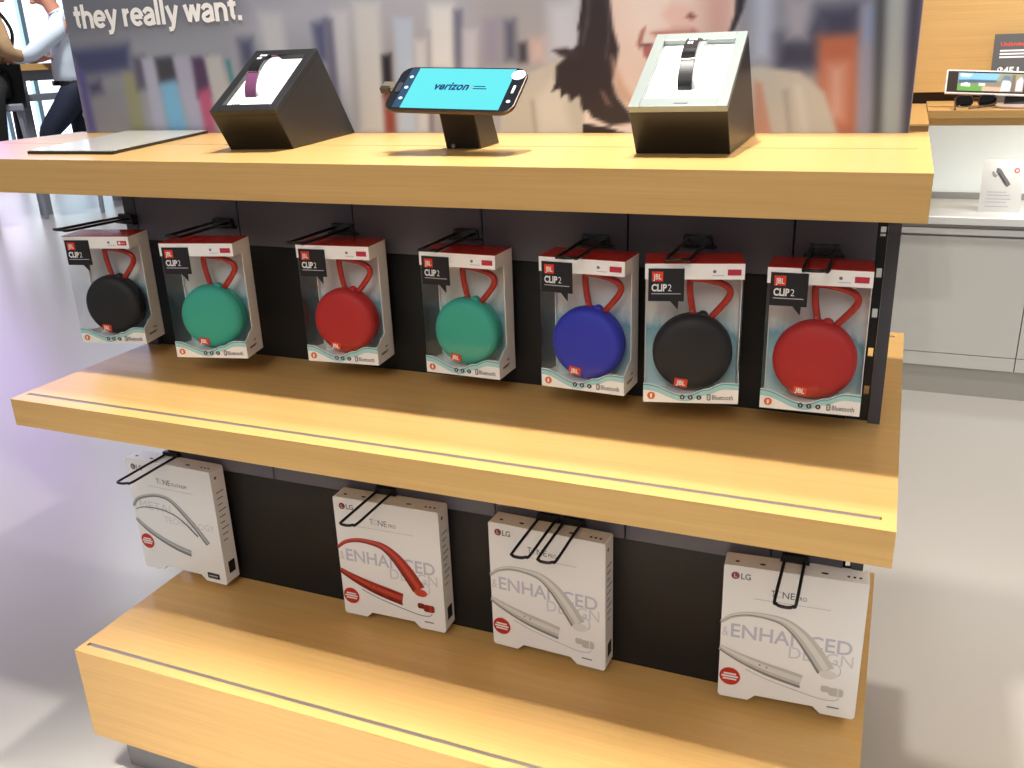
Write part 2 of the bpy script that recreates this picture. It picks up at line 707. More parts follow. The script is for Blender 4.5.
def pane_mat(name, low, high, z0, z1, strength):
    m = bpy.data.materials.new(name)
    m.use_nodes = True
    nt = m.node_tree
    b = nt.nodes['Principled BSDF']
    b.inputs['Base Color'].default_value = (0.02, 0.02, 0.02, 1)
    b.inputs['Roughness'].default_value = 0.1
    tc = nt.nodes.new('ShaderNodeTexCoord')
    sp = nt.nodes.new('ShaderNodeSeparateXYZ')
    mr = nt.nodes.new('ShaderNodeMapRange')
    mr.inputs['From Min'].default_value = z0
    mr.inputs['From Max'].default_value = z1
    mix = nt.nodes.new('ShaderNodeMix')
    mix.data_type = 'RGBA'
    mix.inputs['A'].default_value = lin(low)
    mix.inputs['B'].default_value = lin(high)
    nt.links.new(tc.outputs['Object'], sp.inputs[0])
    nt.links.new(sp.outputs['Z'], mr.inputs['Value'])
    nt.links.new(mr.outputs['Result'], mix.inputs['Factor'])
    nt.links.new(mix.outputs['Result'], b.inputs['Emission Color'])
    b.inputs['Emission Strength'].default_value = strength
    MATS[name] = m
    return m


PANE = pane_mat('daylight with added lilac tint', (235, 246, 250), (222, 206, 252), 1.4, 3.2, 3.2)  # upper lilac is added to colour the floor below the windows
PANE_LILAC = pane_mat('added lilac window glow', (240, 236, 252), (196, 150, 250), 0.7, 2.0, 3.6)  # lilac tint is made up so the glow washes floor and shelf
PANE_BLUE = pane_mat('daylight through blue tinted glass', (214, 238, 248), (190, 214, 250), 0.6, 2.2, 2.4)
struct('wall_left', bx(-9.75, -9.6, 3.0, 9.5, 0.0, 0.28), WALLW)
edges = [3.0, 4.3, 5.6, 6.66, 7.12, 7.62, 8.6, 9.5]
pm = [PANE_LILAC, PANE, PANE_LILAC, PANE, PANE_BLUE, PANE_BLUE, PANE]
for i in range(7):
    w = struct('window_%d' % (i + 1), bx(-9.70, -9.66, edges[i] + 0.03, edges[i + 1] - 0.03, 0.28, 4.8), pm[i])
    bm = bmesh.new()
    add_box(bm, -9.74, -9.60, edges[i] - 0.03, edges[i] + 0.03, 0.28, 4.8)
    add_box(bm, -9.74, -9.60, edges[i] + 0.03, edges[i + 1] - 0.03, 0.80, 0.85)
    struct('window_frame', bm, MULL, w)

# ------------------------------------------------------------------ the display stand
ZT, ZT0 = 1.0459, 0.9959
ZM, ZM0 = 0.7129, 0.6711
ZB, ZB0 = 0.2596, 0.0850
DT, DM, DB = 0.2178, 0.3466, 0.3388
st = thing('display_stand', (0, 0, 0), 'oak retail stand with three stepped boards and a black back on the grey floor', 'display stand')


def slab(name, x0, x1, D, z1, z0, grooves):
    """a veneered board; each groove (y centre, width) is cut along the top"""
    g = sorted(grooves)
    pts = [(-D, z0), (-D, z1)]
    for y, w in g:
        pts += [(y - w / 2, z1), (y - w / 2, z1 - 0.004), (y + w / 2, z1 - 0.004), (y + w / 2, z1)]
    pts += [(D, z1), (D, z0)]
    bm = bmesh.new()
    add_prism(bm, pts, x0 + 0.0085, x1 - 0.014, 'x')
    # ends stop the grooves
    full = [(-D, z0), (-D, z1), (D, z1), (D, z0)]
    add_prism(bm, full, x0, x0 + 0.0085, 'x')
    add_prism(bm, full, x1 - 0.014, x1, 'x')
    return obj(name, bm, OAK, st)


tb = slab('top_board', -1.585, -0.002, DT, ZT, ZT0, [(0.0, 0.0035)])
obj('seam', bx(-1.576, -0.0165, -0.0016, 0.0016, ZT - 0.0039, ZT - 0.0030), DARKLINE, tb)
ms = slab('middle_shelf', -1.2217, 0.0, DM, ZM, ZM0, [(-0.322, 0.007), (0.322, 0.007)])
bs = slab('bottom_shelf', -1.2242, -0.0012, DB, ZB, ZB0, [(-0.3175, 0.007), (0.3175, 0.007)])
for par, D, z in ((ms, 0.322, ZM), (bs, 0.3175, ZB)):
    for s in (-1, 1):
        obj('price_channel', bx(-1.2128, -0.0155, s * D - 0.0034, s * D + 0.0034, z - 0.004, z - 0.0006), GREYLINE, par)
obj('plinth', bx(-1.195, -0.03, -0.305, 0.305, 0.0, ZB0), mat('grey metal plinth', (134, 134, 138), 0.4, 0.3), st)

# uprights, back panels, rails (upper bay and lower bay)
for x0, x1 in ((-1.2190, -1.1945), (-0.0388, -0.0245)):
    obj('post', bx(x0, x1, -0.067, 0.067, ZB, ZT0), CHARCOAL, st)
for z0, z1, rz0, rz1 in ((ZM, ZT0, 0.898, 0.969), (ZB, ZM0, 0.486, 0.560)):
    obj('back_panel', bx(-1.1945, -0.0660, -0.060, 0.060, z0, z1), BLACK_PANEL, st)
    cuts = [-1.1930, -0.985, -0.775, -0.565, -0.355, -0.145, -0.0495]
    for a, b in zip(cuts, cuts[1:]):
        obj('hook_rail', bx(a + 0.001, b - 0.001, -0.068, -0.060, rz0, rz1), RAIL, st, bevel=0.001)
    # slotted strip: small open slots seen right through beside the right post
    bm = bmesh.new()
    add_box(bm, -0.0655, -0.0472, -0.058, -0.054, z0, z1)
    add_box(bm, -0.0412, -0.0390, -0.058, -0.054, z0, z1)
    z = 0.849 - 0.0505 * math.floor((0.849 - z0) / 0.0505)
    last = z0
    while z < z1 - 0.012:
        add_box(bm, -0.0472, -0.0412, -0.058, -0.054, last, z)
        last = z + 0.0120
        z += 0.0505
    add_box(bm, -0.0472, -0.0412, -0.058, -0.054, last, z1)
    obj('slotted_strip', bm, BLACK, st)
for dx in (-0.5895, -0.5655):
    obj('pin', tube([(dx, -0.078, 0.9945), (dx, -0.078, 0.972)], 0.0013, 8), mat('pale clip metal', (190, 190, 190), 0.3, 0.7), st)

# ------------------------------------------------------------------ the advertising panel at the back edge of the top board
po = thing('poster_panel', (0, 0.2, ZT), 'large photo poster of a smiling dark-haired woman before blurred books, standing on the top board', 'poster')
PX0, PX1, PZ1 = -1.548, -0.0275, 1.72
obj('panel', bx(PX0, PX1, 0.195 - 0.2, 0.2175 - 0.2, 0.0, PZ1 - ZT), mat('grey poster edge', (150, 140, 150), 0.4), po)
PRINT = [
((106, 111, 124),[(-1.573,1.397),(-1.014,1.358),(-1.032,1.238),(-1.574,1.212)],0.045),
((132, 137, 151),[(-1.422,1.207),(-1.011,1.234),(-1.024,1.144),(-1.412,1.144)],0.045),
((60, 65, 102),[(-1.551,1.202),(-1.402,1.208),(-1.404,1.158),(-1.54,1.146)],0.018),
((124, 129, 140),[(-1.54,1.146),(-1.38,1.157),(-1.396,1.042),(-1.535,1.042)],0.03),
((132, 135, 109),[(-1.427,1.155),(-1.393,1.154),(-1.395,1.045),(-1.43,1.045)],0.012),
((81, 77, 134),[(-1.545,1.165),(-1.524,1.164),(-1.521,1.045),(-1.542,1.045)],0.012),
((66, 65, 99),[(-1.521,1.138),(-1.488,1.145),(-1.486,1.123),(-1.516,1.118)],0.015),
((84, 80, 99),[(-1.398,1.183),(-1.368,1.186),(-1.371,1.128),(-1.397,1.125)],0.012),
((154, 156, 176),[(-1.376,1.182),(-1.347,1.182),(-1.34,1.046),(-1.37,1.046)],0.009),
((58, 58, 68),[(-1.343,1.181),(-1.297,1.184),(-1.297,1.138),(-1.341,1.135)],0.009),
((106, 159, 193),[(-1.341,1.135),(-1.301,1.141),(-1.292,1.046),(-1.336,1.046)],0.012),
((151, 151, 172),[(-1.301,1.184),(-1.266,1.183),(-1.246,1.046),(-1.281,1.046)],0.009),
((68, 50, 79),[(-1.256,1.179),(-1.221,1.181),(-1.223,1.112),(-1.256,1.109)],0.009),
((161, 75, 108),[(-1.254,1.119),(-1.222,1.129),(-1.226,1.046),(-1.249,1.046)],0.0105),
((162, 164, 168),[(-1.229,1.182),(-1.191,1.181),(-1.178,1.087),(-1.217,1.087)],0.009),
((58, 120, 126),[(-1.18,1.173),(-1.171,1.173),(-1.166,1.125),(-1.175,1.125)],0.006),
((157, 161, 176),[(-1.129,1.287),(-0.685,1.307),(-0.691,1.205),(-1.124,1.189)],0.06),
((70, 75, 102),[(-1.147,1.206),(-1.116,1.208),(-1.113,1.146),(-1.143,1.138)],0.015),
((174, 178, 188),[(-1.095,1.247),(-1.049,1.245),(-1.043,1.17),(-1.09,1.171)],0.012),
((79, 84, 118),[(-0.988,1.226),(-0.959,1.231),(-0.963,1.167),(-0.984,1.165)],0.012),
((179, 181, 192),[(-0.945,1.246),(-0.914,1.245),(-0.92,1.046),(-0.953,1.046)],0.012),
((101, 101, 124),[(-0.963,1.232),(-0.947,1.231),(-0.949,1.046),(-0.966,1.046)],0.009),
((184, 187, 192),[(-0.903,1.257),(-0.853,1.254),(-0.86,1.046),(-0.912,1.046)],0.012),
((38, 36, 43),[(-0.856,1.171),(-0.838,1.174),(-0.841,1.107),(-0.858,1.107)],0.0075),
((132, 62, 54),[(-0.858,1.107),(-0.84,1.11),(-0.84,1.046),(-0.86,1.046)],0.009),
((162, 178, 201),[(-0.828,1.229),(-0.794,1.227),(-0.8,1.046),(-0.835,1.046)],0.009),
((179, 183, 193),[(-0.793,1.194),(-0.771,1.193),(-0.775,1.046),(-0.798,1.046)],0.009),
((108, 104, 120),[(-0.766,1.208),(-0.759,1.208),(-0.767,1.046),(-0.775,1.046)],0.006),
((192, 197, 204),[(-0.762,1.247),(-0.719,1.245),(-0.723,1.146),(-0.767,1.147)],0.012),
((101, 104, 127),[(-0.718,1.236),(-0.703,1.235),(-0.707,1.145),(-0.721,1.145)],0.0075),
((170, 171, 188),[(-0.703,1.206),(-0.679,1.205),(-0.682,1.145),(-0.707,1.145)],0.009),
((131, 130, 152),[(-0.666,1.219),(-0.638,1.221),(-0.641,1.15),(-0.669,1.15)],0.012),
((75, 80, 102),[(-0.63,1.215),(-0.613,1.217),(-0.613,1.158),(-0.631,1.158)],0.012),
((41, 39, 49),[(-0.607,1.181),(-0.594,1.184),(-0.593,1.154),(-0.607,1.155)],0.009),
((179, 159, 159),[(-0.589,1.187),(-0.564,1.189),(-0.563,1.154),(-0.588,1.154)],0.015),
((170, 176, 192),[(-0.557,1.237),(-0.506,1.246),(-0.503,1.158),(-0.558,1.156)],0.018),
((114, 118, 136),[(-0.273,1.281),(-0.028,1.289),(-0.011,1.141),(-0.263,1.135)],0.045),
((149, 159, 184),[(-0.249,1.241),(-0.222,1.239),(-0.218,1.147),(-0.247,1.148)],0.015),
((45, 48, 72),[(-0.212,1.179),(-0.155,1.2),(-0.149,1.132),(-0.212,1.133)],0.018),
((139, 140, 156),[(-0.202,1.225),(-0.172,1.224),(-0.171,1.172),(-0.201,1.173)],0.015),
((45, 48, 74),[(-0.161,1.213),(-0.104,1.216),(-0.103,1.17),(-0.152,1.166)],0.018),
((154, 87, 65),[(-0.158,1.177),(-0.103,1.178),(-0.094,1.043),(-0.15,1.043)],0.012),
((179, 144, 136),[(-0.14,1.137),(-0.119,1.137),(-0.114,1.064),(-0.136,1.064)],0.018),
((124, 127, 151),[(-0.105,1.216),(-0.088,1.215),(-0.076,1.043),(-0.095,1.043)],0.009),
((108, 128, 170),[(-0.096,1.21),(-0.086,1.21),(-0.085,1.169),(-0.095,1.17)],0.009),
((55, 58, 68),[(-0.088,1.232),(-0.073,1.231),(-0.059,1.044),(-0.075,1.043)],0.009),
((141, 151, 156),[(-0.073,1.231),(-0.051,1.23),(-0.039,1.044),(-0.062,1.044)],0.0105),
((48, 48, 68),[(-0.046,1.23),(-0.029,1.229),(-0.022,1.044),(-0.036,1.044)],0.009),
((168, 166, 162),[(-0.646,1.043),(-0.64,1.098),(-0.604,1.134),(-0.539,1.156),(-0.475,1.163),(-0.396,1.123),(-0.235,1.139),(-0.179,1.13),(-0.144,1.102),(-0.12,1.043)],0.005),
((181, 180, 178),[(-0.576,1.043),(-0.581,1.097),(-0.553,1.13),(-0.523,1.132),(-0.531,1.081),(-0.518,1.043)],0.012),
((149, 145, 140),[(-0.591,1.097),(-0.584,1.097),(-0.579,1.043),(-0.586,1.043)],0.004),
((146, 143, 138),[(-0.201,1.106),(-0.194,1.106),(-0.183,1.043),(-0.19,1.043)],0.006),
((178, 178, 174),[(-0.186,1.113),(-0.175,1.112),(-0.159,1.043),(-0.17,1.043)],0.006),
((175, 131, 115),[(-0.241,1.12),(-0.231,1.115),(-0.212,1.043),(-0.238,1.043)],0.005),
((204, 194, 192),[(-0.499,1.081),(-0.38,1.102),(-0.261,1.107),(-0.244,1.043),(-0.504,1.043)],0.004),
((25, 21, 27),[(-0.503,1.061),(-0.458,1.054),(-0.429,1.043),(-0.504,1.043)],0.002),
((37, 28, 34),[(-0.496,1.295),(-0.489,1.474),(-0.446,1.564),(-0.364,1.581),(-0.29,1.538),(-0.249,1.436),(-0.253,1.267),(-0.262,1.228),(-0.274,1.21),(-0.337,1.178),(-0.443,1.182)],0.006),
((197, 180, 176),[(-0.468,1.32),(-0.456,1.446),(-0.417,1.496),(-0.348,1.5),(-0.295,1.453),(-0.269,1.306),(-0.27,1.216),(-0.272,1.176),(-0.289,1.135),(-0.32,1.101),(-0.38,1.077),(-0.423,1.083),(-0.449,1.117),(-0.456,1.182)],0.004),
((51, 38, 39),[(-0.432,1.34),(-0.415,1.349),(-0.391,1.345),(-0.379,1.334),(-0.403,1.33),(-0.423,1.332)],0.003),
((51, 38, 39),[(-0.328,1.34),(-0.312,1.349),(-0.293,1.345),(-0.284,1.337),(-0.306,1.331)],0.003),
((68, 50, 46),[(-0.441,1.37),(-0.409,1.382),(-0.375,1.371),(-0.374,1.365),(-0.409,1.373)],0.003),
((68, 50, 46),[(-0.332,1.373),(-0.308,1.38),(-0.283,1.371),(-0.283,1.365),(-0.308,1.373)],0.003),
((204, 192, 190),[(-0.429,1.29),(-0.341,1.285),(-0.367,1.193),(-0.412,1.167),(-0.437,1.195)],0.03),
((181, 148, 144),[(-0.325,1.258),(-0.275,1.255),(-0.279,1.176),(-0.314,1.177)],0.02),
((200, 171, 167),[(-0.38,1.215),(-0.365,1.231),(-0.342,1.224),(-0.324,1.207),(-0.332,1.194),(-0.364,1.195)],0.008),
((119, 73, 72),[(-0.338,1.216),(-0.329,1.21),(-0.335,1.205),(-0.344,1.21)],0.003),
((161, 105, 100),[(-0.397,1.191),(-0.332,1.194),(-0.323,1.187),(-0.388,1.185)],0.004),
((149, 96, 93),[(-0.417,1.175),(-0.411,1.194),(-0.403,1.2),(-0.409,1.178),(-0.412,1.167)],0.003),
((151, 91, 90),[(-0.409,1.172),(-0.382,1.177),(-0.381,1.157),(-0.396,1.149),(-0.406,1.158)],0.003),
((51, 35, 36),[(-0.411,1.174),(-0.394,1.174),(-0.394,1.172),(-0.409,1.171)],0.0015),
((37, 28, 34),[(-0.496,1.322),(-0.465,1.319),(-0.46,1.246),(-0.454,1.199),(-0.445,1.17),(-0.449,1.145),(-0.455,1.122),(-0.446,1.098),(-0.427,1.077),(-0.42,1.062),(-0.458,1.057),(-0.485,1.069),(-0.498,1.084),(-0.511,1.105),(-0.534,1.105),(-0.547,1.126),(-0.546,1.147),(-0.53,1.159),(-0.51,1.178),(-0.504,1.226)],0.004),
((175, 147, 135),[(-0.456,1.159),(-0.436,1.118),(-0.411,1.083),(-0.423,1.08),(-0.449,1.107)],0.008),
((183, 155, 147),[(-0.364,1.198),(-0.338,1.197),(-0.338,1.19),(-0.364,1.191)],0.004),
((59, 50, 57),[(-0.493,1.294),(-0.487,1.294),(-0.49,1.212),(-0.5,1.175),(-0.505,1.178),(-0.497,1.218)],0.002),
((59, 50, 57),[(-0.468,1.266),(-0.464,1.266),(-0.457,1.196),(-0.463,1.154),(-0.468,1.154),(-0.462,1.196)],0.002),
((37, 28, 34),[(-0.543,1.132),(-0.554,1.109),(-0.54,1.114),(-0.539,1.099),(-0.527,1.111),(-0.524,1.093),(-0.507,1.105),(-0.501,1.12)],0.0025),
((37, 28, 34),[(-0.507,1.096),(-0.503,1.078),(-0.491,1.084),(-0.488,1.069),(-0.471,1.072)],0.0025),
((37, 28, 34),[(-0.501,1.295),(-0.493,1.294),(-0.498,1.226),(-0.506,1.198),(-0.511,1.198),(-0.504,1.226)],0.0025),
((44, 35, 41),[(-0.552,1.171),(-0.529,1.173),(-0.507,1.167),(-0.51,1.155),(-0.539,1.162)],0.004),
((102, 80, 82),[(-0.475,1.11),(-0.468,1.107),(-0.455,1.086),(-0.465,1.09)],0.004),
((28, 24, 36),[(-0.272,1.268),(-0.259,1.267),(-0.262,1.218),(-0.274,1.187),(-0.282,1.184),(-0.274,1.21)],0.003),
((34, 35, 43),[(-0.054,1.053),(-0.046,1.053),(-0.046,1.051),(-0.054,1.051)],0.0005),
((76, 78, 86),[(-1.521,1.057),(-1.495,1.057),(-1.495,1.056),(-1.521,1.055)],0.0005),
]

picture('printed_photo', vcol_mat('printed photo', 0.42), po, PX0 + 0.001, PX1 - 0.001, 0.0005, PZ1 - ZT - 0.001, 380, 170,
        [(c, [(x, z - ZT) for x, z in p], s) for c, p, s in PRINT], (144, 145, 154), -0.0055)
stroke_text('headline', 'they really want.', WHITE_PRINT, po, -1.5245, -1.128, 1.2385 - ZT, 0.0430, -0.0062)

# ------------------------------------------------------------------ things on the top board
FL, FR, BR, BL = Vector((-1.306, -0.156)), Vector((-1.137, -0.148)), Vector((-1.238, 0.188)), Vector((-1.432, 0.184))
sl = thing('display_mat', (FL.x, FL.y, ZT), 'thin black-edged mat with a glossy painted-reflection face at the left of the top board', 'display mat')
poly = [tuple(p - FL) for p in (FL, FR, BR, BL)]
obj('base', prism(poly, 0.0, 0.0045, 'z'), BLACK, sl, bevel=0.0008)
cx = sum(p[0] for p in poly) / 4
cy = sum(p[1] for p in poly) / 4
obj('glossy_face', prism([(cx + (x - cx) * 0.975, cy + (y - cy) * 0.985) for x, y in poly], 0.0045, 0.0055, 'z'), mat('glossy painted-reflection face', (216, 214, 204), 0.14), sl)  # lightened colour carries the poster's reflection on the face


def wedge_box(X, Y, yaw, W, bd, fv, fw, tv, tw, label, rim, band_mat, blabel, bu):
    b = thing('display_box', (X, Y, ZT), label, 'display box', 'display boxes on the top board', yaw)
    L = math.hypot(tv - fv, tw - fw)
    cyy, czz = (tv - fv) / L, (tw - fw) / L

    def P(x, s, n):
        return (x, fv + s * cyy - n * czz, fw + s * czz + n * cyy)
    r = 0.009

    def on_edge(a, b):
        """the point of the profile edge a-b that lies r below the slanted face"""
        na = -(a[0] - fv) * czz + (a[1] - fw) * cyy
        nb = -(b[0] - fv) * czz + (b[1] - fw) * cyy
        t = (-r - na) / (nb - na)
        return (a[0] + (b[0] - a[0]) * t, a[1] + (b[1] - a[1]) * t)
    F1_, T_ = (fv, fw), (tv, tw)
    Fp, Tp = on_edge((0, 0), F1_), on_edge((bd, 0), T_)
    obj('housing', prism([(0, 0), (bd, 0), Tp, Fp], 0.0, W, 'x'), mat('black laminated board', (24, 21, 20), 0.38), b, bevel=0.0008)
    e, f = 0.013, 0.018
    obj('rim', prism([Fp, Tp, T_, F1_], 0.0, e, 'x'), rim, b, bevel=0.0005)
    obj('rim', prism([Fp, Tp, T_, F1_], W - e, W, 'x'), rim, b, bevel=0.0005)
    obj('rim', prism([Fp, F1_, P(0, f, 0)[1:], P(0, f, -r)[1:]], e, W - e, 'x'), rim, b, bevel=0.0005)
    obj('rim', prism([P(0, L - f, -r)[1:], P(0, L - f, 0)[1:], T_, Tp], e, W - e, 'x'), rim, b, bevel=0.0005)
    obj('insert', bx(e, W - e, f, L - f, -r, -r + 0.002), WHITE_GLOSS, b, tf=P)
    # half-round holder under the band
    xc = W * bu
    s0, s1 = L * 0.27, L * 0.86
    sc, a, h = (s0 + s1) / 2, (s1 - s0) / 2, 0.027
    n0 = -r + 0.002
    arc = [(sc + (a - 0.0035) * math.cos(t), n0 + (h - 0.0035) * math.sin(t)) for t in np.linspace(0, math.pi, 18)]
    bm = bmesh.new()
    add_prism(bm, arc, xc - 0.0075, xc + 0.0125, 'x')
    obj('holder', bm, WHITE_GLOSS, b, tf=P)
    if bu < 0.45:
        text('print', 'C2', BLACK, b, e + 0.007, e + 0.021, f + 0.004, 0.011, 0.0, 0.02, tf=lambda x, y, z: P(x, z, n0 + 0.0004))
    else:
        obj('print', bx(e + 0.008, e + 0.026, f + 0.004, f + 0.014, n0, n0 + 0.0005), PALE_PRINT, b, tf=P)
        obj('rim_slot', bx(W * 0.46, W * 0.6, 0.005, 0.009, 0.0, 0.0006), GREY_PRINT, b, tf=P)
    # the band itself
    fb = thing('fitness_band', (X, Y, ZT), blabel, 'fitness band', 'fitness bands on show', yaw)
    wd = 0.0085

    def strip(t0, t1, th, hw, lift=0.0, k=16):
        bm = bmesh.new()
        T = np.linspace(t0, t1, k)
        outer = [(sc + (a + th + lift) * math.cos(t), n0 + (h + th + lift) * math.sin(t)) for t in T]
        inner = [(sc + (a - 0.003 + lift) * math.cos(t), n0 + (h - 0.003 + lift) * math.sin(t)) for t in T]
        add_prism(bm, outer + inner[::-1], xc - hw, xc + hw, 'x')
        return bm
    obj('strap', strip(0.02, math.radians(62), 0.0, wd), band_mat, fb, tf=P)
    obj('strap', strip(math.radians(112), math.pi - 0.02, 0.0, wd), band_mat, fb, tf=P)
    md = obj('tracker_module', strip(math.radians(60), math.radians(114), 0.0022, wd * 1.02), mat('black tracker glass', (16, 15, 16), 0.12), fb, tf=P)
    bm = bmesh.new()
    for t, ln in ((66, 3), (78, 2)):
        t0, t1 = math.radians(t), math.radians(t + 6)
        for q in range(ln):
            u = xc - 0.005 + q * 0.0037
            pts = [(sc + (a + 0.0024 + g) * math.cos(tt), n0 + (h + 0.0024 + g) * math.sin(tt)) for tt, g in ((t0, 0), (t1, 0), (t1, 0.0006), (t0, 0.0006))]
            add_prism(bm, pts, u, u + 0.0024, 'x')
    obj('display_digits', bm, mat('lit display digits', (230, 230, 235), 0.4, emit=0.8), md, tf=P)
    obj('clasp', strip(math.radians(113), math.radians(117), 0.0012, wd * 1.05), mat('band clasp metal', (168, 160, 150), 0.25, 0.9), fb, tf=P)
    return b


wedge_box(-0.9760, -0.0737, 0.191, 0.1031, 0.2560, -0.0481, 0.0596, 0.1248, 0.1403,
          'black wedge box with a black rim holding a plum fitness band, beside the pale mat', BLACK,
          mat('plum silicone', (104, 54, 92), 0.45), 'plum fitness band wrapped over a white holder in the black-rimmed box', 0.42)
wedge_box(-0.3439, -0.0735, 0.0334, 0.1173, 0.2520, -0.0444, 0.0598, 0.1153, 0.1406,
          'black wedge box with a painted-reflection rim holding a black fitness band', mat('painted-reflection rim', (138, 148, 144), 0.3, 0.3),  # pale rim colour paints in a ceiling light reflected on a glossy bezel
          mat('black silicone', (26, 27, 28), 0.45), 'black fitness band wrapped over a white holder in the pale-rimmed box', 0.50)

# phone and its stand
ph_c = Vector((-0.584, -0.090, 1.1291))
yaw, tilt, roll, k = 0.0785, 0.964, -0.0615, 1.225
n = Vector((math.sin(yaw), -math.cos(yaw), 0))
u = Vector((math.cos(yaw), math.sin(yaw), 0))
v = Vector((0, 0, 1)) * math.cos(tilt) - n * math.sin(tilt)
uu = u * math.cos(roll) + v * math.sin(roll)
vv = -u * math.sin(roll) + v * math.cos(roll)
yy = vv.cross(uu)
M = Matrix((uu, yy, vv)).transposed().to_4x4()
M.translation = ph_c
sd = thing('phone_stand', (-0.63, -0.035, ZT), 'slanted black block stand under the tilted phone on the top board', 'phone stand', None, 0.05)
obj('neck', prism([(0.0, 0.0), (0.075, 0.0), (0.030, 0.075), (-0.015, 0.1020), (-0.035, 0.0880)], 0.0, 0.053, 'x'), mat('black stand plastic', (30, 28, 27), 0.45), sd, bevel=0.002)
for zz in (0.056, 0.066):
    obj('screw', lathe([(0.0022, 0.0), (0.0022, 0.0012), (0.0014, 0.0016)], 12, 'x', (0.053, -0.012 + (0.066 - zz), zz)), GREYLINE, sd)
obj('key_hole', lathe([(0.003, 0.0), (0.003, 0.0010)], 12, 'y', (0.012, -0.0030, 0.004)), GREY_PRINT, sd)
hw, hh = 0.075 * k, 0.0365 * k
p = thing('smartphone', None, 'smartphone held sideways on a black block stand, its bright turquoise screen lit', 'phone', matrix=M)
obj('body', prism(rrect(-hw, hw, -hh, hh, 0.017), 0.0006, 0.0066), mat('bronze phone frame', (84, 70, 60), 0.35, 0.6), p, bevel=0.002)
obj('front_glass', prism(rrect(-hw + 0.0015, hw - 0.0015, -hh + 0.0015, hh - 0.0015, 0.016), 0.0, 0.0008), mat('black phone glass', (16, 20, 26), 0.08), p)
sx0, sx1, sz = -hw + 0.026, hw - 0.0185, hh - 0.004
scr = obj('screen', bx(sx0, sx1, -0.0004, 0.0002, -sz, sz), mat('lit turquoise screen', (6, 22, 24), 0.12, emit=1.0, emit_rgb=(104, 238, 244)), p)
obj('navigation_bar', bx(sx0 - 0.012, sx0, -0.0003, 0.0002, -sz, sz), mat('navy navigation bar', (30, 52, 74), 0.15), p)
for zz in (-0.022, 0.0, 0.022):
    obj('navigation_button', prism(ellipse(sx0 - 0.006, zz, 0.0028, n=14), -0.0006, 0.0), mat('pale blue icon', (170, 205, 215), 0.4), p)
text('screen_lettering', 'verizon', mat('navy screen lettering', (6, 26, 76), 0.8, spec=0.1), scr, sx0 + 0.034, sx0 + 0.084, -0.004, 0.0150, -0.0012, 0.03, 0.12)
obj('tick_mark', ribbon([(sx0 + 0.083, 0.003, 0.0008), (sx0 + 0.0845, 0.000, 0.0012), (sx0 + 0.0885, 0.0065, 0.0004)], -0.0008), mat('red tick', (170, 90, 110), 0.4), scr)
for zz in (0.0035, -0.001):
    obj('screen_caption', bx(sx0 + 0.091, sx0 + (0.107 if zz > 0 else 0.110), -0.0008, -0.0003, zz, zz + 0.0014), mat('navy screen lettering', (6, 26, 76), 0.8, spec=0.1), scr)
obj('home_button', prism(rrect(-hw + 0.006, -hw + 0.013, -0.010, 0.010, 0.003), -0.0008, 0.0002), mat('home button glass', (48, 50, 54), 0.2), p)
obj('earpiece', prism(rrect(hw - 0.012, hw - 0.0085, -0.008, 0.008, 0.0016), -0.0006, 0.0002), mat('pale earpiece', (200, 196, 188), 0.4), p)
obj('front_camera', prism(ellipse(hw - 0.0100, -0.024, 0.0028), -0.0006, 0.0002), mat('front lens ring', (206, 206, 206), 0.2), p)
obj('camera_flash', prism(ellipse(hw - 0.012, 0.029, 0.0095), -0.0006, 0.0002), mat('white reflector disc', (250, 250, 250), 0.2, emit=0.4), p)
sc_ = obj('security_connector', bx(-hw - 0.019, -hw + 0.004, 0.0008, 0.0062, -0.0005, 0.0135), mat('connector metal', (150, 140, 124), 0.3, 0.8), p, bevel=0.001)
obj('connector_cap', bx(-hw - 0.020, -hw - 0.006, 0.0005, 0.0085, -0.0025, 0.0035), BLACK, sc_)

# ------------------------------------------------------------------ boxed clip speakers hanging in the upper bay
JW, JH, JD = 0.115, 0.1748, 0.055
W2 = JW / 2
CARD = bpy.data.materials.new('splash printed card')
CARD.use_nodes = True
_nt = CARD.node_tree
_b = _nt.nodes['Principled BSDF']
_b.inputs['Roughness'].default_value = 0.5
_tc = _nt.nodes.new('ShaderNodeTexCoord')
_sp = _nt.nodes.new('ShaderNodeSeparateXYZ')
_mp = _nt.nodes.new('ShaderNodeMapping')
_mp.inputs['Scale'].default_value = (60, 1, 22)
_nz = _nt.nodes.new('ShaderNodeTexNoise')
_nz.inputs['Scale'].default_value = 1.0
_nz.inputs['Detail'].default_value = 4
_m1 = _nt.nodes.new('ShaderNodeMath')
_m1.operation = 'MULTIPLY_ADD'
_m1.inputs[1].default_value = 0.07
_nt.links.new(_tc.outputs['Object'], _sp.inputs[0])
_nt.links.new(_tc.outputs['Object'], _mp.inputs[0])
_nt.links.new(_mp.outputs[0], _nz.inputs['Vector'])
_nt.links.new(_nz.outputs['Fac'], _m1.inputs[0])
_nt.links.new(_sp.outputs['Z'], _m1.inputs[2])
_rp = _nt.nodes.new('ShaderNodeValToRGB')
_mr = _nt.nodes.new('ShaderNodeMapRange')
_mr.inputs['From Min'].default_value = 0.035
_mr.inputs['From Max'].default_value = 0.21
_nt.links.new(_m1.outputs[0], _mr.inputs['Value'])
_nt.links.new(_mr.outputs['Result'], _rp.inputs['Fac'])
_e = _rp.color_ramp.elements
_e[0].position = 0.0
_e[0].color = lin((206, 228, 226))
_e[1].position = 0.58
_e[1].color = lin((236, 235, 230))
for pos, c in ((0.30, (176, 214, 220)), (0.42, (128, 182, 198)), (0.50, (206, 222, 224))):
    q = _e.new(pos)
    q.color = lin(c)
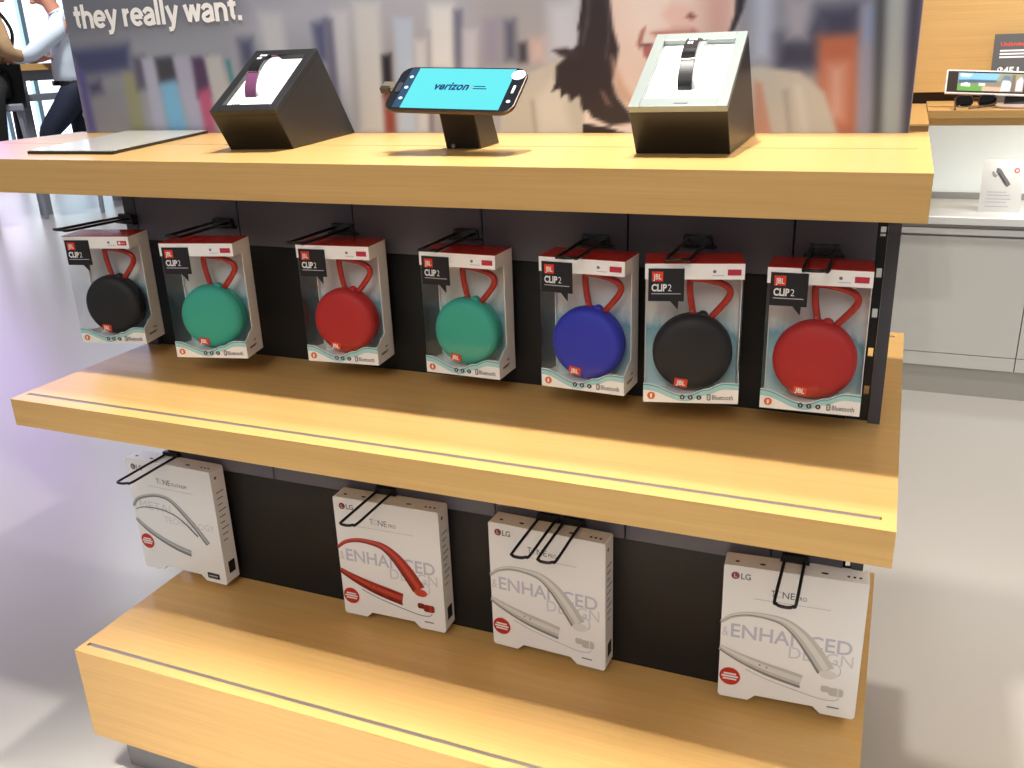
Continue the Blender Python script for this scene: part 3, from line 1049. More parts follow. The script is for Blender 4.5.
_nt.links.new(_rp.outputs['Color'], _b.inputs['Base Color'])

LID = mat('red gloss lid', (168, 34, 18), 0.22)
TEAL_PRINT = mat('pale teal print', (170, 214, 214), 0.5)
TEAL_LINE = mat('teal print line', (96, 168, 178), 0.5)
CARA = mat('orange red anodised metal', (190, 52, 34), 0.3, 0.3)
BADGE = mat('orange red badge', (226, 62, 30), 0.4)
WAVE = [(0, .142), (.08, .138), (.16, .122), (.25, .096), (.34, .072), (.44, .060), (.52, .070), (.60, .098), (.64, .108), (.68, .110), (.72, .122), (.79, .146), (.86, .156), (1, .152)]


def make_package():
    """front face at y=0, back at y=JD, standing on z=0"""
    t = thing('speaker_package', (0, 0, 0), 'x', 'boxed speaker', 'boxed clip speakers hanging in the upper bay')
    wv = [(-W2 + a * JW, b * JH) for a, b in spline(WAVE, 4)]
    obj('back_card', bx(-W2, W2, JD - 0.0012, JD, 0, JH), CARD, t)
    fp_ = obj('front_panel', prism([(-W2, 0.0), (W2, 0.0)] + wv[::-1], 0.0, 0.0007), CREAM, t)
    # wave print: a pale band under the cut edge with a darker line
    for dz0, dz1, m in ((0.0008, 0.0026, TEAL_LINE), (0.0026, 0.0085, TEAL_PRINT)):
        bm = bmesh.new()
        va = [bm.verts.new((x, -0.0004, z - dz0)) for x, z in wv]
        vb = [bm.verts.new((x, -0.0004, max(z - dz1, 0.001))) for x, z in wv]
        for i in range(len(wv) - 1):
            bm.faces.new((va[i], va[i + 1], vb[i + 1], vb[i]))
        obj('wave_print', bm, m, fp_)
    ux = lambda a: -W2 + a * JW
    zz = lambda b: b * JH
    ob = obj('colour_mark', prism(ellipse(ux(.085), zz(.050), 0.0048), -0.0005, 0.0), ORANGE, fp_)
    obj('colour_mark_core', prism(rrect(ux(.085) - 0.0012, ux(.085) + 0.0012, zz(.050) - 0.0026, zz(.050) + 0.0026, 0.0006), -0.0008, -0.0004), WHITE_PRINT, fp_)
    for a in (.415, .50, .59):
        obj('feature_icon', prism(ellipse(ux(a), zz(.043), 0.0031), -0.0005, 0.0), DARK_PRINT, fp_)
    bm = bmesh.new()
    for a in (.415, .50, .59):
        add_box(bm, ux(a) - 0.0008, ux(a) + 0.0008, -0.0008, -0.0004, zz(.043) - 0.0014, zz(.043) + 0.0014)
    obj('icon_strokes', bm, PALE_PRINT, fp_)
    obj('wireless_symbol', prism(rrect(ux(.672), ux(.715), zz(.022), zz(.072), 0.0022), -0.0005, 0.0), GREY_PRINT, fp_)
    obj('wireless_rune', ribbon([(ux(.682), zz(.036), .0006), (ux(.702), zz(.056), .0006), (ux(.6935), zz(.065), .0006), (ux(.6935), zz(.029), .0006), (ux(.702), zz(.038), .0006), (ux(.682), zz(.058), .0006)], -0.0008, k=1), WHITE_PRINT, fp_)
    text('wireless_lettering', 'Bluetooth', GREY_PRINT, fp_, ux(.727), ux(.945), zz(.030), 0.0058, -0.0005, 0.015)
    # sides
    obj('side_wall', prism([(0.0007, 0.0), (JD, 0.0), (JD, JH), (0.0007, JH), (0.0007, JH * .893), (.027, JH * .893), (.027, .235 * JH), (.022, .215 * JH), (.016, .21 * JH), (.009, .175 * JH), (0.0007, .152 * JH)], W2 - 0.0009, W2, 'x'), CREAM, t)
    bm = bmesh.new()
    for k, (a, b, z) in enumerate(((.012, .034, .075), (.012, .030, .066), (.026, .034, .115))):
        add_box(bm, W2, W2 + 0.0004, a, b, zz(z), zz(z) + 0.0016)
    obj('side_print', bm, GREY_PRINT, t)
    obj('side_wall', prism([(0.0007, 0.0), (JD, 0.0), (JD, .06 * JH), (.03, .08 * JH), (0.0007, .142 * JH)], -W2, -W2 + 0.0009, 'x'), CREAM, t)
    obj('side_strip', bx(-W2, -W2 + 0.0009, JD - 0.006, JD - 0.0012, .06 * JH, JH), CREAM, t)
    obj('base', bx(-W2 + 0.0009, W2 - 0.0009, 0.0007, JD - 0.0012, 0.0, 0.001), CREAM, t)
    obj('tray', prism([(0.006, 0.001), (0.048, 0.001), (0.048, 0.0100), (0.006, 0.0100)], -0.030, 0.030, 'x'), WHITE, t)
    lid = obj('lid', bx(-W2, W2, 0.0, JD, JH, JH + 0.0009), LID, t)
    hd = obj('header_band', bx(-W2, W2, -0.0002, 0.0007, JH * .893, JH), CREAM, t)
    obj('header_glyph', prism(ellipse(ux(.70), zz(.948), 0.0020, n=12), -0.0005, -0.0002), GREY_PRINT, hd)
    obj('header_caption', bx(ux(.68), ux(.80), -0.0005, -0.0002, zz(.918), zz(.923)), PALE_PRINT, hd)
    rb = obj('header_badge', bx(ux(.83), ux(.965), -0.0006, -0.0002, zz(.922), zz(.962)), mat('crimson badge print', (190, 44, 64), 0.5), hd)
    obj('badge_heart', prism(ellipse(ux(.865), zz(.943), 0.0022, n=10), -0.0009, -0.0005), WHITE_PRINT, rb)
    obj('badge_lines', bx(ux(.895), ux(.945), -0.0009, -0.0005, zz(.938), zz(.945)), mat('pink print', (236, 190, 196), 0.5), rb)
    # black speech-bubble label
    lb = obj('label_bubble', prism([(ux(.035), zz(.968)), (ux(.40), zz(.968)), (ux(.40), zz(.742)), (ux(.345), zz(.742)), (ux(.340), zz(.682)), (ux(.262), zz(.742)), (ux(.035), zz(.742))], -0.0012, -0.0003), mat('black label', (24, 22, 24), 0.45), t)
    lg_ = obj('logo_tile', bx(ux(.070), ux(.185), -0.0016, -0.0012, zz(.880), zz(.948)), BADGE, lb)
    text('logo_lettering', 'JBL', WHITE_PRINT, lb, ux(.085), ux(.170), zz(.895), 0.0062, -0.0019, 0.02)
    text('product_lettering', 'CLIP', WHITE_PRINT, lb, ux(.068), ux(.225), zz(.813), 0.0082, -0.0016, 0.035)
    text('product_numeral', '2', WHITE_PRINT, lb, ux(.235), ux(.272), zz(.813), 0.0082, -0.0016, -0.005)
    obj('label_caption', bx(ux(.068), ux(.365), -0.0016, -0.0012, zz(.792), zz(.797)), PALE_PRINT, lb)
    # clear window folded round the front corners
    bm = bmesh.new()
    zt, z0 = JH * .893, JH * .05
    a = [bm.verts.new(c) for c in ((-W2 + .0003, JD - .006, z0), (-W2 + .0003, JD - .006, zt), (-W2 + .0003, .0009, zt), (-W2 + .0003, .0009, z0))]
    bm.faces.new(a)
    c_ = [bm.verts.new(c) for c in ((W2 - .0003, .0009, zt), (W2 - .0003, .0009, z0))]
    bm.faces.new((a[3], a[2], c_[0], c_[1]))
    d_ = [bm.verts.new(c) for c in ((W2 - .0003, .028, zt), (W2 - .0003, .028, z0))]
    bm.faces.new((c_[1], c_[0], d_[0], d_[1]))
    obj('clear_window', bm, PLASTIC, t)
    obj('hang_tab', prism([(-0.019, JH), (0.019, JH), (0.019, JH + 0.016), (0.012, JH + 0.022), (-0.012, JH + 0.022), (-0.019, JH + 0.016)], JD - 0.001, JD - 0.0002), clear_mat('clear hang tab plastic', 0.03) if 'clear hang tab plastic' not in MATS else MATS['clear hang tab plastic'], t)
    return t


CARA_PATH = [(0.0015, 0.1035), (-0.003, 0.128), (-0.0045, 0.146), (-0.001, 0.1508), (0.012, 0.1502), (0.030, 0.1462), (0.041, 0.1405), (0.0440, 0.1330), (0.040, 0.1245), (0.031, 0.1130), (0.0225, 0.1030)]


def make_speaker(name, m):
    """round speaker seen through the window, in the frame of its package"""
    t = thing('portable_speaker', (0, 0, 0), 'x', 'speaker', 'clip speakers inside the clear boxes')
    c = (0.001, -0.003, 0.0600)
    R_ = 0.0485
    prof = [(0.002, 0.0085), (R_ * .45, 0.0086), (R_ * .70, 0.0092), (R_ * .86, 0.0108), (R_ * .95, 0.0138), (R_ * .993, 0.0190), (R_, 0.0250), (R_ * .985, 0.0262), (R_ * .985, 0.0274), (R_, 0.0286), (R_ * .97, 0.0360), (R_ * .88, 0.0420), (R_ * .7, 0.0450), (0.002, 0.0455)]
    obj('body', lathe(prof, 56, 'y', c), m, t, smooth=True)
    obj('loop_mount', lathe([(0.0058, 0.0195), (0.0068, 0.0215), (0.0068, 0.0295), (0.0058, 0.0315)], 20, 'y', (0.0125, 0, 0.1035)), m, t, smooth=True)
    pts = [(x, 0.0255, z) for x, z in spline(CARA_PATH, 5)]
    obj('carabiner', tube(pts, 0.0042, 10), CARA, t, smooth=True)
    obj('gate_pin', lathe([(0.0016, 0.0215), (0.0016, 0.0295)], 10, 'y', (-0.0005, 0, 0.1115)), mat('pin metal', (190, 180, 170), 0.3, 0.9), t)
    a = math.radians(-9)
    bc = (-0.012, 0.0245)

    def rot(x, y, z):
        dx, dz = x, z
        return (bc[0] + dx * math.cos(a) - dz * math.sin(a), y, bc[1] + dx * math.sin(a) + dz * math.cos(a))
    bd = obj('badge', prism(rrect(-0.0080, 0.0080, -0.0050, 0.0050, 0.0012), 0.0045, 0.0080), BADGE, t, tf=rot)
    text('badge_lettering', 'JBL', WHITE_PRINT, bd, -0.0056, 0.0056, -0.0026, 0.0054, 0.0042, 0.03, tf=rot)
    return t


SPK = {'black': noise_mat('black speaker fabric', (13, 14, 16), (19, 20, 23), 900, 0.6),
       'teal': noise_mat('teal speaker fabric', (46, 166, 144), (60, 180, 158), 900, 0.65),
       'red': noise_mat('red speaker fabric', (176, 24, 24), (192, 32, 30), 900, 0.6),
       'blue': noise_mat('blue speaker fabric', (34, 44, 176), (46, 56, 194), 900, 0.6)}


def dup(root, loc, rz, label):
    r = root.copy()
    COL.objects.link(r)
    r.location = loc
    r.rotation_euler = (0, 0, rz)
    r['label'] = label
    for ch in list(root.children):
        c = ch.copy()
        COL.objects.link(c)
        c.parent = r
        for g in list(ch.children):
            d = g.copy()
            COL.objects.link(d)
            d.parent = c
    return r


JB = [(-1.1881, -0.1664, 0.7473, 0.2146), (-0.968, -0.1912, 0.7515, 0.2235), (-0.7635, -0.1477, 0.7488, 0.0845), (-0.5741, -0.1359, 0.7448, -0.0225), (-0.3883, -0.1628, 0.7529, -0.0571), (-0.2436, -0.1766, 0.7579, 0.2292), (-0.1056, -0.153, 0.7537, 0.03)]
JTXT = [('black', 'boxed black speaker at the left end of the upper bay, by the left post', 'black round speaker with a red loop, in the leftmost box above the middle shelf'),
        ('teal', 'boxed teal speaker between the leftmost black one and a red one', 'teal round speaker in the box second from the left, beside the leftmost black speaker'),
        ('red', 'boxed red speaker hanging between the two teal ones', 'red round speaker in the box between the two teal speakers'),
        ('teal', 'boxed teal speaker hanging between the red one and the blue one', 'teal round speaker in the box right beside the blue speaker'),
        ('blue', 'boxed blue speaker, the only blue one on the stand', 'blue round speaker with a red loop, the only blue one'),
        ('black', 'boxed black speaker hanging between the blue one and the rightmost red one', 'black round speaker in the box between the blue and the rightmost red one'),
        ('red', 'boxed red speaker at the right end of the upper bay', 'red round speaker in the rightmost box beside the right post')]
pk0 = make_package()
protos = {}
for i, (c, pl, sl_) in enumerate(JTXT):
    X, Y, Z, A = JB[i]
    if i == 0:
        pk0.location, pk0.rotation_euler, pk0['label'] = (X, Y, Z), (0, 0, A), pl
    else:
        dup(pk0, (X, Y, Z), A, pl)
    if c not in protos:
        protos[c] = make_speaker(c, SPK[c])
        s = protos[c]
        s.location, s.rotation_euler, s['label'] = (X, Y, Z), (0, 0, A), sl_
    else:
        dup(protos[c], (X, Y, Z), A, sl_)


# ------------------------------------------------------------------ hooks
def make_hook(group):
    """root at y=0 against the rail, tip towards -y; the wire lies at z=0"""
    t = thing('display_hook', (0, 0, 0), 'x', 'hook', group)
    L = 0.128
    w = 0.0132
    pts = [(-w, -0.004, 0), (-w, -0.05, 0), (-w, -L + 0.014, -0.0005), (-w + 0.003, -L + 0.005, 0.0012), (-w + 0.008, -L, 0.002), (w - 0.008, -L, 0.002), (w - 0.003, -L + 0.005, 0.0012), (w, -L + 0.014, -0.0005), (w, -0.05, 0), (w, -0.004, 0)]
    obj('wire_loop', tube([q for q in spline(pts, 4)], 0.0022, 8), WIRE, t, smooth=True)
    bm = bmesh.new()
    add_prism(bm, [(-0.020, -0.007), (0.020, -0.007), (0.017, 0.006), (-0.017, 0.006)], -0.008, 0.0, 'y')
    add_box(bm, -0.024, 0.024, -0.011, 0.0, -0.0095, -0.007)
    obj('bracket', bm, BLACK, t, bevel=0.0008)
    for s in (-1, 1):
        obj('rivet', lathe([(0.0022, -0.0092), (0.0022, -0.008)], 12, 'y', (s * w, 0, 0)), mat('rivet metal', (150, 150, 150), 0.3, 0.9), t)
    return t


JH_X = [(-1.209, 0.20), (-1.012, -0.02), (-0.790, 0.03), (-0.588, 0.0), (-0.398, 0.0), (-0.262, 0.0), (-0.108, 0.0)]
jh_names = ['the leftmost boxed black speaker', 'the boxed teal speaker second from the left', 'the boxed red speaker between two teal ones', 'the boxed teal speaker beside the blue one', 'the boxed blue speaker', 'the boxed black speaker right of the blue one', 'the rightmost boxed red speaker']
hk = make_hook('hooks of the upper bay')
for i, (x, a) in enumerate(JH_X):
    z = max(JB[i][2] + JH + 0.0065, 0.9345)
    lab = 'dark wire loop hook above ' + jh_names[i]
    if i == 0:
        hk.location, hk.rotation_euler, hk['label'] = (x, -0.0690, z), (0, 0, -a), lab
    else:
        dup(hk, (x, -0.0690, z), -a, lab)
LGH = [(-1.205, 'dark wire loop hook over the leftmost boxed headset'), (-0.758, 'dark wire loop hook over the boxed red headset'),
       (-0.4745, 'left one of the paired wire hooks over the boxed headset right of the red one'), (-0.4345, 'right one of the paired wire hooks over the boxed headset right of the red one'),
       (-0.112, 'dark wire loop hook over the rightmost boxed headset')]
for x, lab in LGH:
    h = dup(hk, (x, -0.0690, 0.503), 0.0, lab)
    h['group'] = 'hooks of the lower bay'


# ------------------------------------------------------------------ boxed neckband headsets in the lower bay
def make_headset_box(loc, a, W, H, D, label, kind):
    t = thing('headset_package', loc, label, 'boxed headset', 'boxed neckband headsets hanging in the lower bay', a)
    w = W / 2
    ux = lambda q: -w + q * W
    zv = lambda q: (1 - q) * H
    nh = 0.046 * H
    n0, n1 = (.25, .70) if kind != 'slim' else (.24, .70)
    out = [(-w, 0.004), (-w + .003, 0.0), (ux(n0 - .025), 0), (ux(n0 + .03), nh), (ux(n1 - .0), nh), (ux(n1 + .055), 0), (w - .003, 0), (w, .004), (w, H - .002), (w - .002, H), (-w + .002, H), (-w, H - .002)]
    obj('carton', prism(out, 0.0, D), WHITE_GLOSS if kind == 'slim' else CREAM, t)
    y = -0.0004
    lg_ = obj('logo_disc', prism(ellipse(ux(.085), zv(.07), .030 * W), y, 0.0), mat('maroon logo', (120, 26, 52), 0.4) if kind != 'slim' else GREY_PRINT, t)
    bm = ribbon([(ux(.085) - .0012, zv(.07) + .003, .0007), (ux(.085) - .0012, zv(.07) - .0025, .0007), (ux(.085) + .0024, zv(.07) - .0025, .0007)], y - .0003, k=1)
    obj('logo_stroke', bm, WHITE_PRINT, lg_)
    text('logo_lettering', 'LG', GREY_PRINT, t, ux(.125), ux(.195), zv(.09), .040 * H, y, 0.02)
    TITLE = mat('title print', (84, 84, 88), 0.45)
    text('title_lettering', 'T', TITLE, t, ux(.345), ux(.375), zv(.185), .046 * H, y)
    obj('title_ring', ribbon([(ux(.398) + .0042 * math.cos(q), zv(.162) + .0046 * math.sin(q), .0006) for q in np.linspace(0.6, 5.6, 9)], y, k=3), PALE_PRINT, t)
    text('title_lettering', 'NE', TITLE, t, ux(.425), ux(.51), zv(.185), .046 * H, y)
    text('subtitle_lettering', 'PLATINUM' if kind == 'slim' else 'PRO', GREY_PRINT, t, ux(.525), ux(.70 if kind == 'slim' else .595), zv(.185), .027 * H, y)
    obj('title_rule', bx(ux(.22), ux(.76), y, 0.0, zv(.222), zv(.219)), PALE_PRINT, t)
    # ghost words
    GH = mat('ghost lettering', (200, 199, 212), 0.5)
    if kind == 'slim':
        text('ghost_lettering', 'METAL', mat('fainter lettering', (216, 216, 222), 0.5), t, ux(.08), ux(.50), zv(.44), .075 * H, y, 0.0)
        text('ghost_lettering', 'TECHNOLOGY', mat('fainter lettering', (216, 216, 222), 0.5), t, ux(.36), ux(.95), zv(.53), .055 * H, y, 0.0)
    else:
        text('ghost_lettering', 'ENHANCED', GH, t, ux(.075), ux(.935), zv(.525), .098 * H, y, 0.012)
        text('ghost_lettering', 'DESIGN', mat('fainter lettering', (216, 216, 222), 0.5), t, ux(.50), ux(.95), zv(.615), .085 * H, y, 0.0)
        text('ghost_lettering', '&', mat('fainter lettering', (216, 216, 222), 0.5), t, ux(.012), ux(.058), zv(.525), .07 * H, y)
    cols = {'red': ((150, 24, 20), (196, 66, 46), (110, 20, 16)), 'silver': ((198, 197, 192), (228, 226, 220), (132, 130, 126)), 'slim': ((150, 154, 156), (196, 198, 198), (104, 108, 110))}[kind]
    base, hi, dk = (mat('%s printed headset %d' % (kind, q), c, 0.4) for q, c in enumerate(cols))

    def stroke(name, pts, m, dy, par=t):
        return obj(name, ribbon([(ux(p_[0]), zv(p_[1]), p_[2] * W) for p_ in pts], y - dy), m, par)
    if kind == 'slim':
        up = [(.0, .43, .030), (.06, .365, .034), (.18, .320, .034), (.33, .295, .034), (.47, .315, .036), (.60, .405, .042), (.73, .52, .046), (.85, .65, .052)]
        lo = [(.0, .55, .034), (.08, .605, .044), (.19, .66, .050), (.33, .712, .056), (.48, .752, .062), (.62, .775, .062)]
        th = [(.02, .46, .008), (.14, .425, .010), (.36, .42, .012), (.55, .47, .014), (.74, .60, .018)]
    else:
        up = [(.0, .425, .022), (.08, .370, .028), (.20, .338, .032), (.34, .338, .040), (.46, .360, .056), (.57, .430, .080), (.67, .535, .098), (.77, .665, .104)]
        lo = [(.0, .612, .040), (.08, .645, .056), (.20, .685, .078), (.34, .722, .096), (.47, .748, .104), (.60, .772, .104)]
        th = [(.20, .76, .006), (.36, .81, .006), (.60, .86, .006), (.76, .885, .006), (.85, .880, .006), (.88, .855, .005)]
    if kind != 'slim':
        up = [(a_, b_, c_ * 1.25) for a_, b_, c_ in up]
        lo = [(a_, b_ + .008, c_ * 1.15) for a_, b_, c_ in lo]
    pic = stroke('headset_picture', up, base, 0.0003)
    stroke('headset_highlight', [(a_, b_ - .008, c_ * .35) for a_, b_, c_ in up], hi, 0.0007, pic)
    stroke('headset_picture_arm', lo, base, 0.0003, pic)
    stroke('headset_highlight', [(a_, b_ - .010, c_ * .35) for a_, b_, c_ in lo], hi, 0.0007, pic)
    stroke('headset_shadow', [(a_ - .002, b_ + .40 * c_ * W / H, c_ * .16) for a_, b_, c_ in lo], dk, 0.0007, pic)
    stroke('headset_shadow', [(a_ - .38 * c_, b_ + .2 * c_, c_ * .14) for a_, b_, c_ in up], dk, 0.0007, pic)
    stroke('headset_cord', th, dk if kind == 'slim' else GREY_PRINT if kind == 'red' else PALE_PRINT, 0.0002, pic)
    if kind != 'slim':
        obj('headset_tip', prism(ellipse(ux(.785), zv(.690), .062 * W, .036 * W), y - .0010, y - .0003), hi, pic)
        eb = obj('earbud_picture', prism(rrect(ux(.80), ux(.905), zv(.845), zv(.785), .004), y - .0004, y), base, pic)
        obj('earbud_cap', prism(rrect(ux(.745), ux(.81), zv(.825), zv(.780), .003), y - .0004, y), dk if kind == 'red' else base, pic)
        obj('earbud_band', bx(ux(.862), ux(.872), y - .0008, y - .0004, zv(.845), zv(.785)), hi, pic)
        stroke('headset_cord', [(.81, .70, .006), (.865, .68, .006), (.86, .62, .006), (.80, .595, .006)], PALE_PRINT, 0.0002, pic)
        bm = bmesh.new()
        for q, zq in ((.30, .705), (.35, .716)):
            add_prism(bm, ellipse(ux(q), zv(zq), .0014, n=8), y - .0011, y - .0007)
        obj('headset_buttons', bm, dk, pic)
    stk = obj('sticker', prism(ellipse(ux(.085 if kind != 'slim' else .09), zv(.835 if kind != 'slim' else .745), .078 * W, n=28), y - .0004, 0.0), RED_PRINT, t)
    sx, sz_ = ux(.085 if kind != 'slim' else .09), zv(.835 if kind != 'slim' else .745)
    bm = bmesh.new()
    for q, (l, zq) in enumerate(((.60, .33), (.80, .03), (.66, -.27))):
        r = .078 * W
        add_box(bm, sx - l * r, sx + l * r, y - .0008, y - .0004, sz_ + zq * r - .0014, sz_ + zq * r + .0012)
    obj('sticker_lines', bm, WHITE_PRINT, stk)
    if kind == 'slim':
        obj('corner_mark', prism(rrect(ux(.78), ux(.92), zv(.965), zv(.915), .001), y, 0.0), DARK_PRINT, t)
        obj('corner_mark_print', bx(ux(.80), ux(.90), y - .0003, y, zv(.946), zv(.936)), PALE_PRINT, t)
    else:
        obj('wireless_mark', bx(ux(.80), ux(.885), y, 0.0, zv(.940), zv(.931)), GREY_PRINT, t)
    # right flank
    bm = bmesh.new()
    for q in range(9):
        z = H * (.80 - .052 * q)
        add_box(bm, w, w + .0004, D * .25, D * (.80 - .12 * (q % 3)), z, z + .0018)
    obj('flank_print', bm, GREY_PRINT, t)
    obj('flank_logo', prism(ellipse(D * .35, H * .93, .0028, n=12), w, w + .0004, 'x'), mat('maroon logo', (120, 26, 52), 0.4), t)
    obj('flank_seal', prism(rrect(D * .30, D * .78, H * .085, H * .19, .001), w, w + .0004, 'x'), mat('dark seal', (44, 36, 32), 0.3), t)
    # marks along the top edge
    for q, l in ((.09, .006), (.27, .008), (.70, .010), (.86, .004), (.90, .004), (.94, .004)):
        obj('top_mark', prism(ellipse(ux(q), D * .36, l / 2, .0022, 10), H, H + .0004, 'z'), DARK_PRINT, t)
    return t


for loc, a, W, H, D, kind, lab in [((-1.1876, -0.1077, 0.2738), -0.019, 0.1952, 0.2279, 0.034, 'slim', 'boxed grey headset at the left end of the lower bay'), ((-0.7436, -0.1058, 0.2732), 0.0203, 0.1918, 0.224, 0.034, 'red', 'boxed red headset, the only red one in the lower bay'), ((-0.4665, -0.1085, 0.2766), -0.0418, 0.1898, 0.2217, 0.034, 'silver', 'boxed silver headset under a pair of hooks, right of the red one'), ((-0.108, -0.1036, 0.2783), 0.0585, 0.1883, 0.2199, 0.034, 'silver', 'boxed silver headset at the right end of the lower bay')]:
    make_headset_box(loc, a, W, H, D, lab, kind)

# ------------------------------------------------------------------ wall counter on the right
YF = 2.05
u0, u1, u2 = -0.83, 0.385, 1.60
for k, (a, b) in enumerate(((u0, u1), (u1, u2))):
    c = thing('base_cabinet', ((a + b) / 2, YF, 0), ['pale grey base cabinet with a wide door, partly behind the stand', 'pale grey base cabinet cut by the right edge of the photo'][k], 'cabinet', 'base cabinets along the back wall')
    x0, x1 = a - (a + b) / 2, b - (a + b) / 2
    obj('carcass', bx(x0, x1, 0.022, 0.40, 0.10, 0.575), CABINET, c)
    obj('door', bx(x0 + 0.0015, x1 - 0.0015, 0.0, 0.020, 0.148, 0.545), CABINET, c, bevel=0.0012)
    obj('lower_rail', bx(x0 + 0.0015, x1 - 0.0015, 0.0, 0.020, 0.10, 0.1455), CABINET, c, bevel=0.0008)
    obj('upper_rail', bx(x0, x1, 0.004, 0.022, 0.552, 0.572), CAB_WHITE, c)
    obj('plinth', bx(x0, x1, 0.006, 0.38, 0.0, 0.10), TOE, c)
ws = thing('lower_counter', (0.385, YF, 0.588), 'long white counter slab on the grey cabinets under the oak worktop', 'counter')
obj('slab', bx(-1.215, 1.215, -0.012, 0.40, -0.001, 0.023), CAB_WHITE, ws, bevel=0.0015)
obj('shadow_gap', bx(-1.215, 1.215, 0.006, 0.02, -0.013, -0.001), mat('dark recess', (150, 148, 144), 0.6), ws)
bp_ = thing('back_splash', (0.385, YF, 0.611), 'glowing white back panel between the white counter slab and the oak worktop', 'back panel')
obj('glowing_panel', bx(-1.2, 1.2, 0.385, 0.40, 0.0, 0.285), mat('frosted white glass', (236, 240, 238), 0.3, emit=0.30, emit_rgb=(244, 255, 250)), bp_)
obj('grey_kick', bx(-1.2, 1.2, 0.372, 0.385, 0.0, 0.022), mat('grey strip', (170, 170, 170), 0.4), bp_)
ct = thing('oak_worktop', (0.385, 2.0, 0.90), 'oak worktop with a stepped front edge above the glowing white panel', 'worktop')
obj('top_layer', bx(-0.357, 1.215, 0.0, 0.46, 0.022, 0.045), OAK, ct)
obj('lower_layer', bx(-0.355, 1.215, 0.006, 0.44, 0.0, 0.0215), OAK, ct)
pn = thing('oak_side_counter', (0.0, 1.56, 0.90), 'short oak counter reaching forward left of the oak worktop', 'counter')
obj('top', bx(-0.9, 0.026, 0.0, 0.82, 0.037, 0.042), OAK, pn)
obj('edge', bx(-0.9, 0.026, 0.002, 0.80, 0.006, 0.0368), OAK_SHADED, pn)
obj('support', bx(-0.88, -0.60, 0.05, 0.37, -0.90, 0.006), CABINET, pn)
# under-counter strip light
ld = bpy.data.lights.new('under_worktop_light', 'AREA')
ld.shape = 'RECTANGLE'
ld.size, ld.size_y = 1.2, 0.03
ld.energy = 3.5
ld.color = (0.97, 1.0, 0.98)
lo_ = bpy.data.objects.new('under_worktop_light', ld)
lo_.location = (0.85, 2.12, 0.895)
COL.objects.link(lo_)

# card with a headset picture standing on the white slab
cd = thing('headset_card', (0.218, 2.165, 0.6113), 'white card with a grey earpiece picture standing on the white counter slab', 'card')
lean = 0.14


def LC(x, y, z):
    return (x, y + z * lean, z)


CWd, CHt = 0.122, 0.165
obj('card', bx(0, CWd, 0.0, 0.003, 0.0, CHt), WHITE, cd, tf=LC)
CG = mat('earpiece print', (120, 118, 118), 0.4)
CW = CWd
obj('earpiece_picture', ribbon([(.040, .132, .012), (.047, .130, .016), (.060, .112, .015), (.076, .090, .015), (.081, .084, .012)], -0.0006), CG, cd, tf=LC)
obj('earpiece_stem', ribbon([(.030, .128, .006), (.036, .117, .010), (.042, .112, .008)], -0.0004), mat('earpiece bud print', (168, 158, 156), 0.4), cd, tf=LC)
obj('earpiece_shade', ribbon([(.047, .125, .003), (.060, .106, .004), (.073, .088, .003)], -0.001), mat('earpiece dark print', (70, 68, 70), 0.4), cd, tf=LC)
obj('ring_mark', prism(ellipse(.100, .132, .0085), -0.0004, 0.0), mat('coral print', (232, 112, 90), 0.4), cd, tf=LC)
obj('ring_core', prism(ellipse(.100, .132, .0040), -0.0008, -0.0003), WHITE_PRINT, cd, tf=LC)
bm = bmesh.new()
for z, a, b in ((.062, .02, .078), (.052, .02, .088), (.040, .018, .092), (.030, .018, .080), (.016, .018, .088)):
    add_box(bm, a, b, -0.0004, 0.0, z, z + .0022)
obj('text_lines', bm, PALE_PRINT, cd, tf=LC)

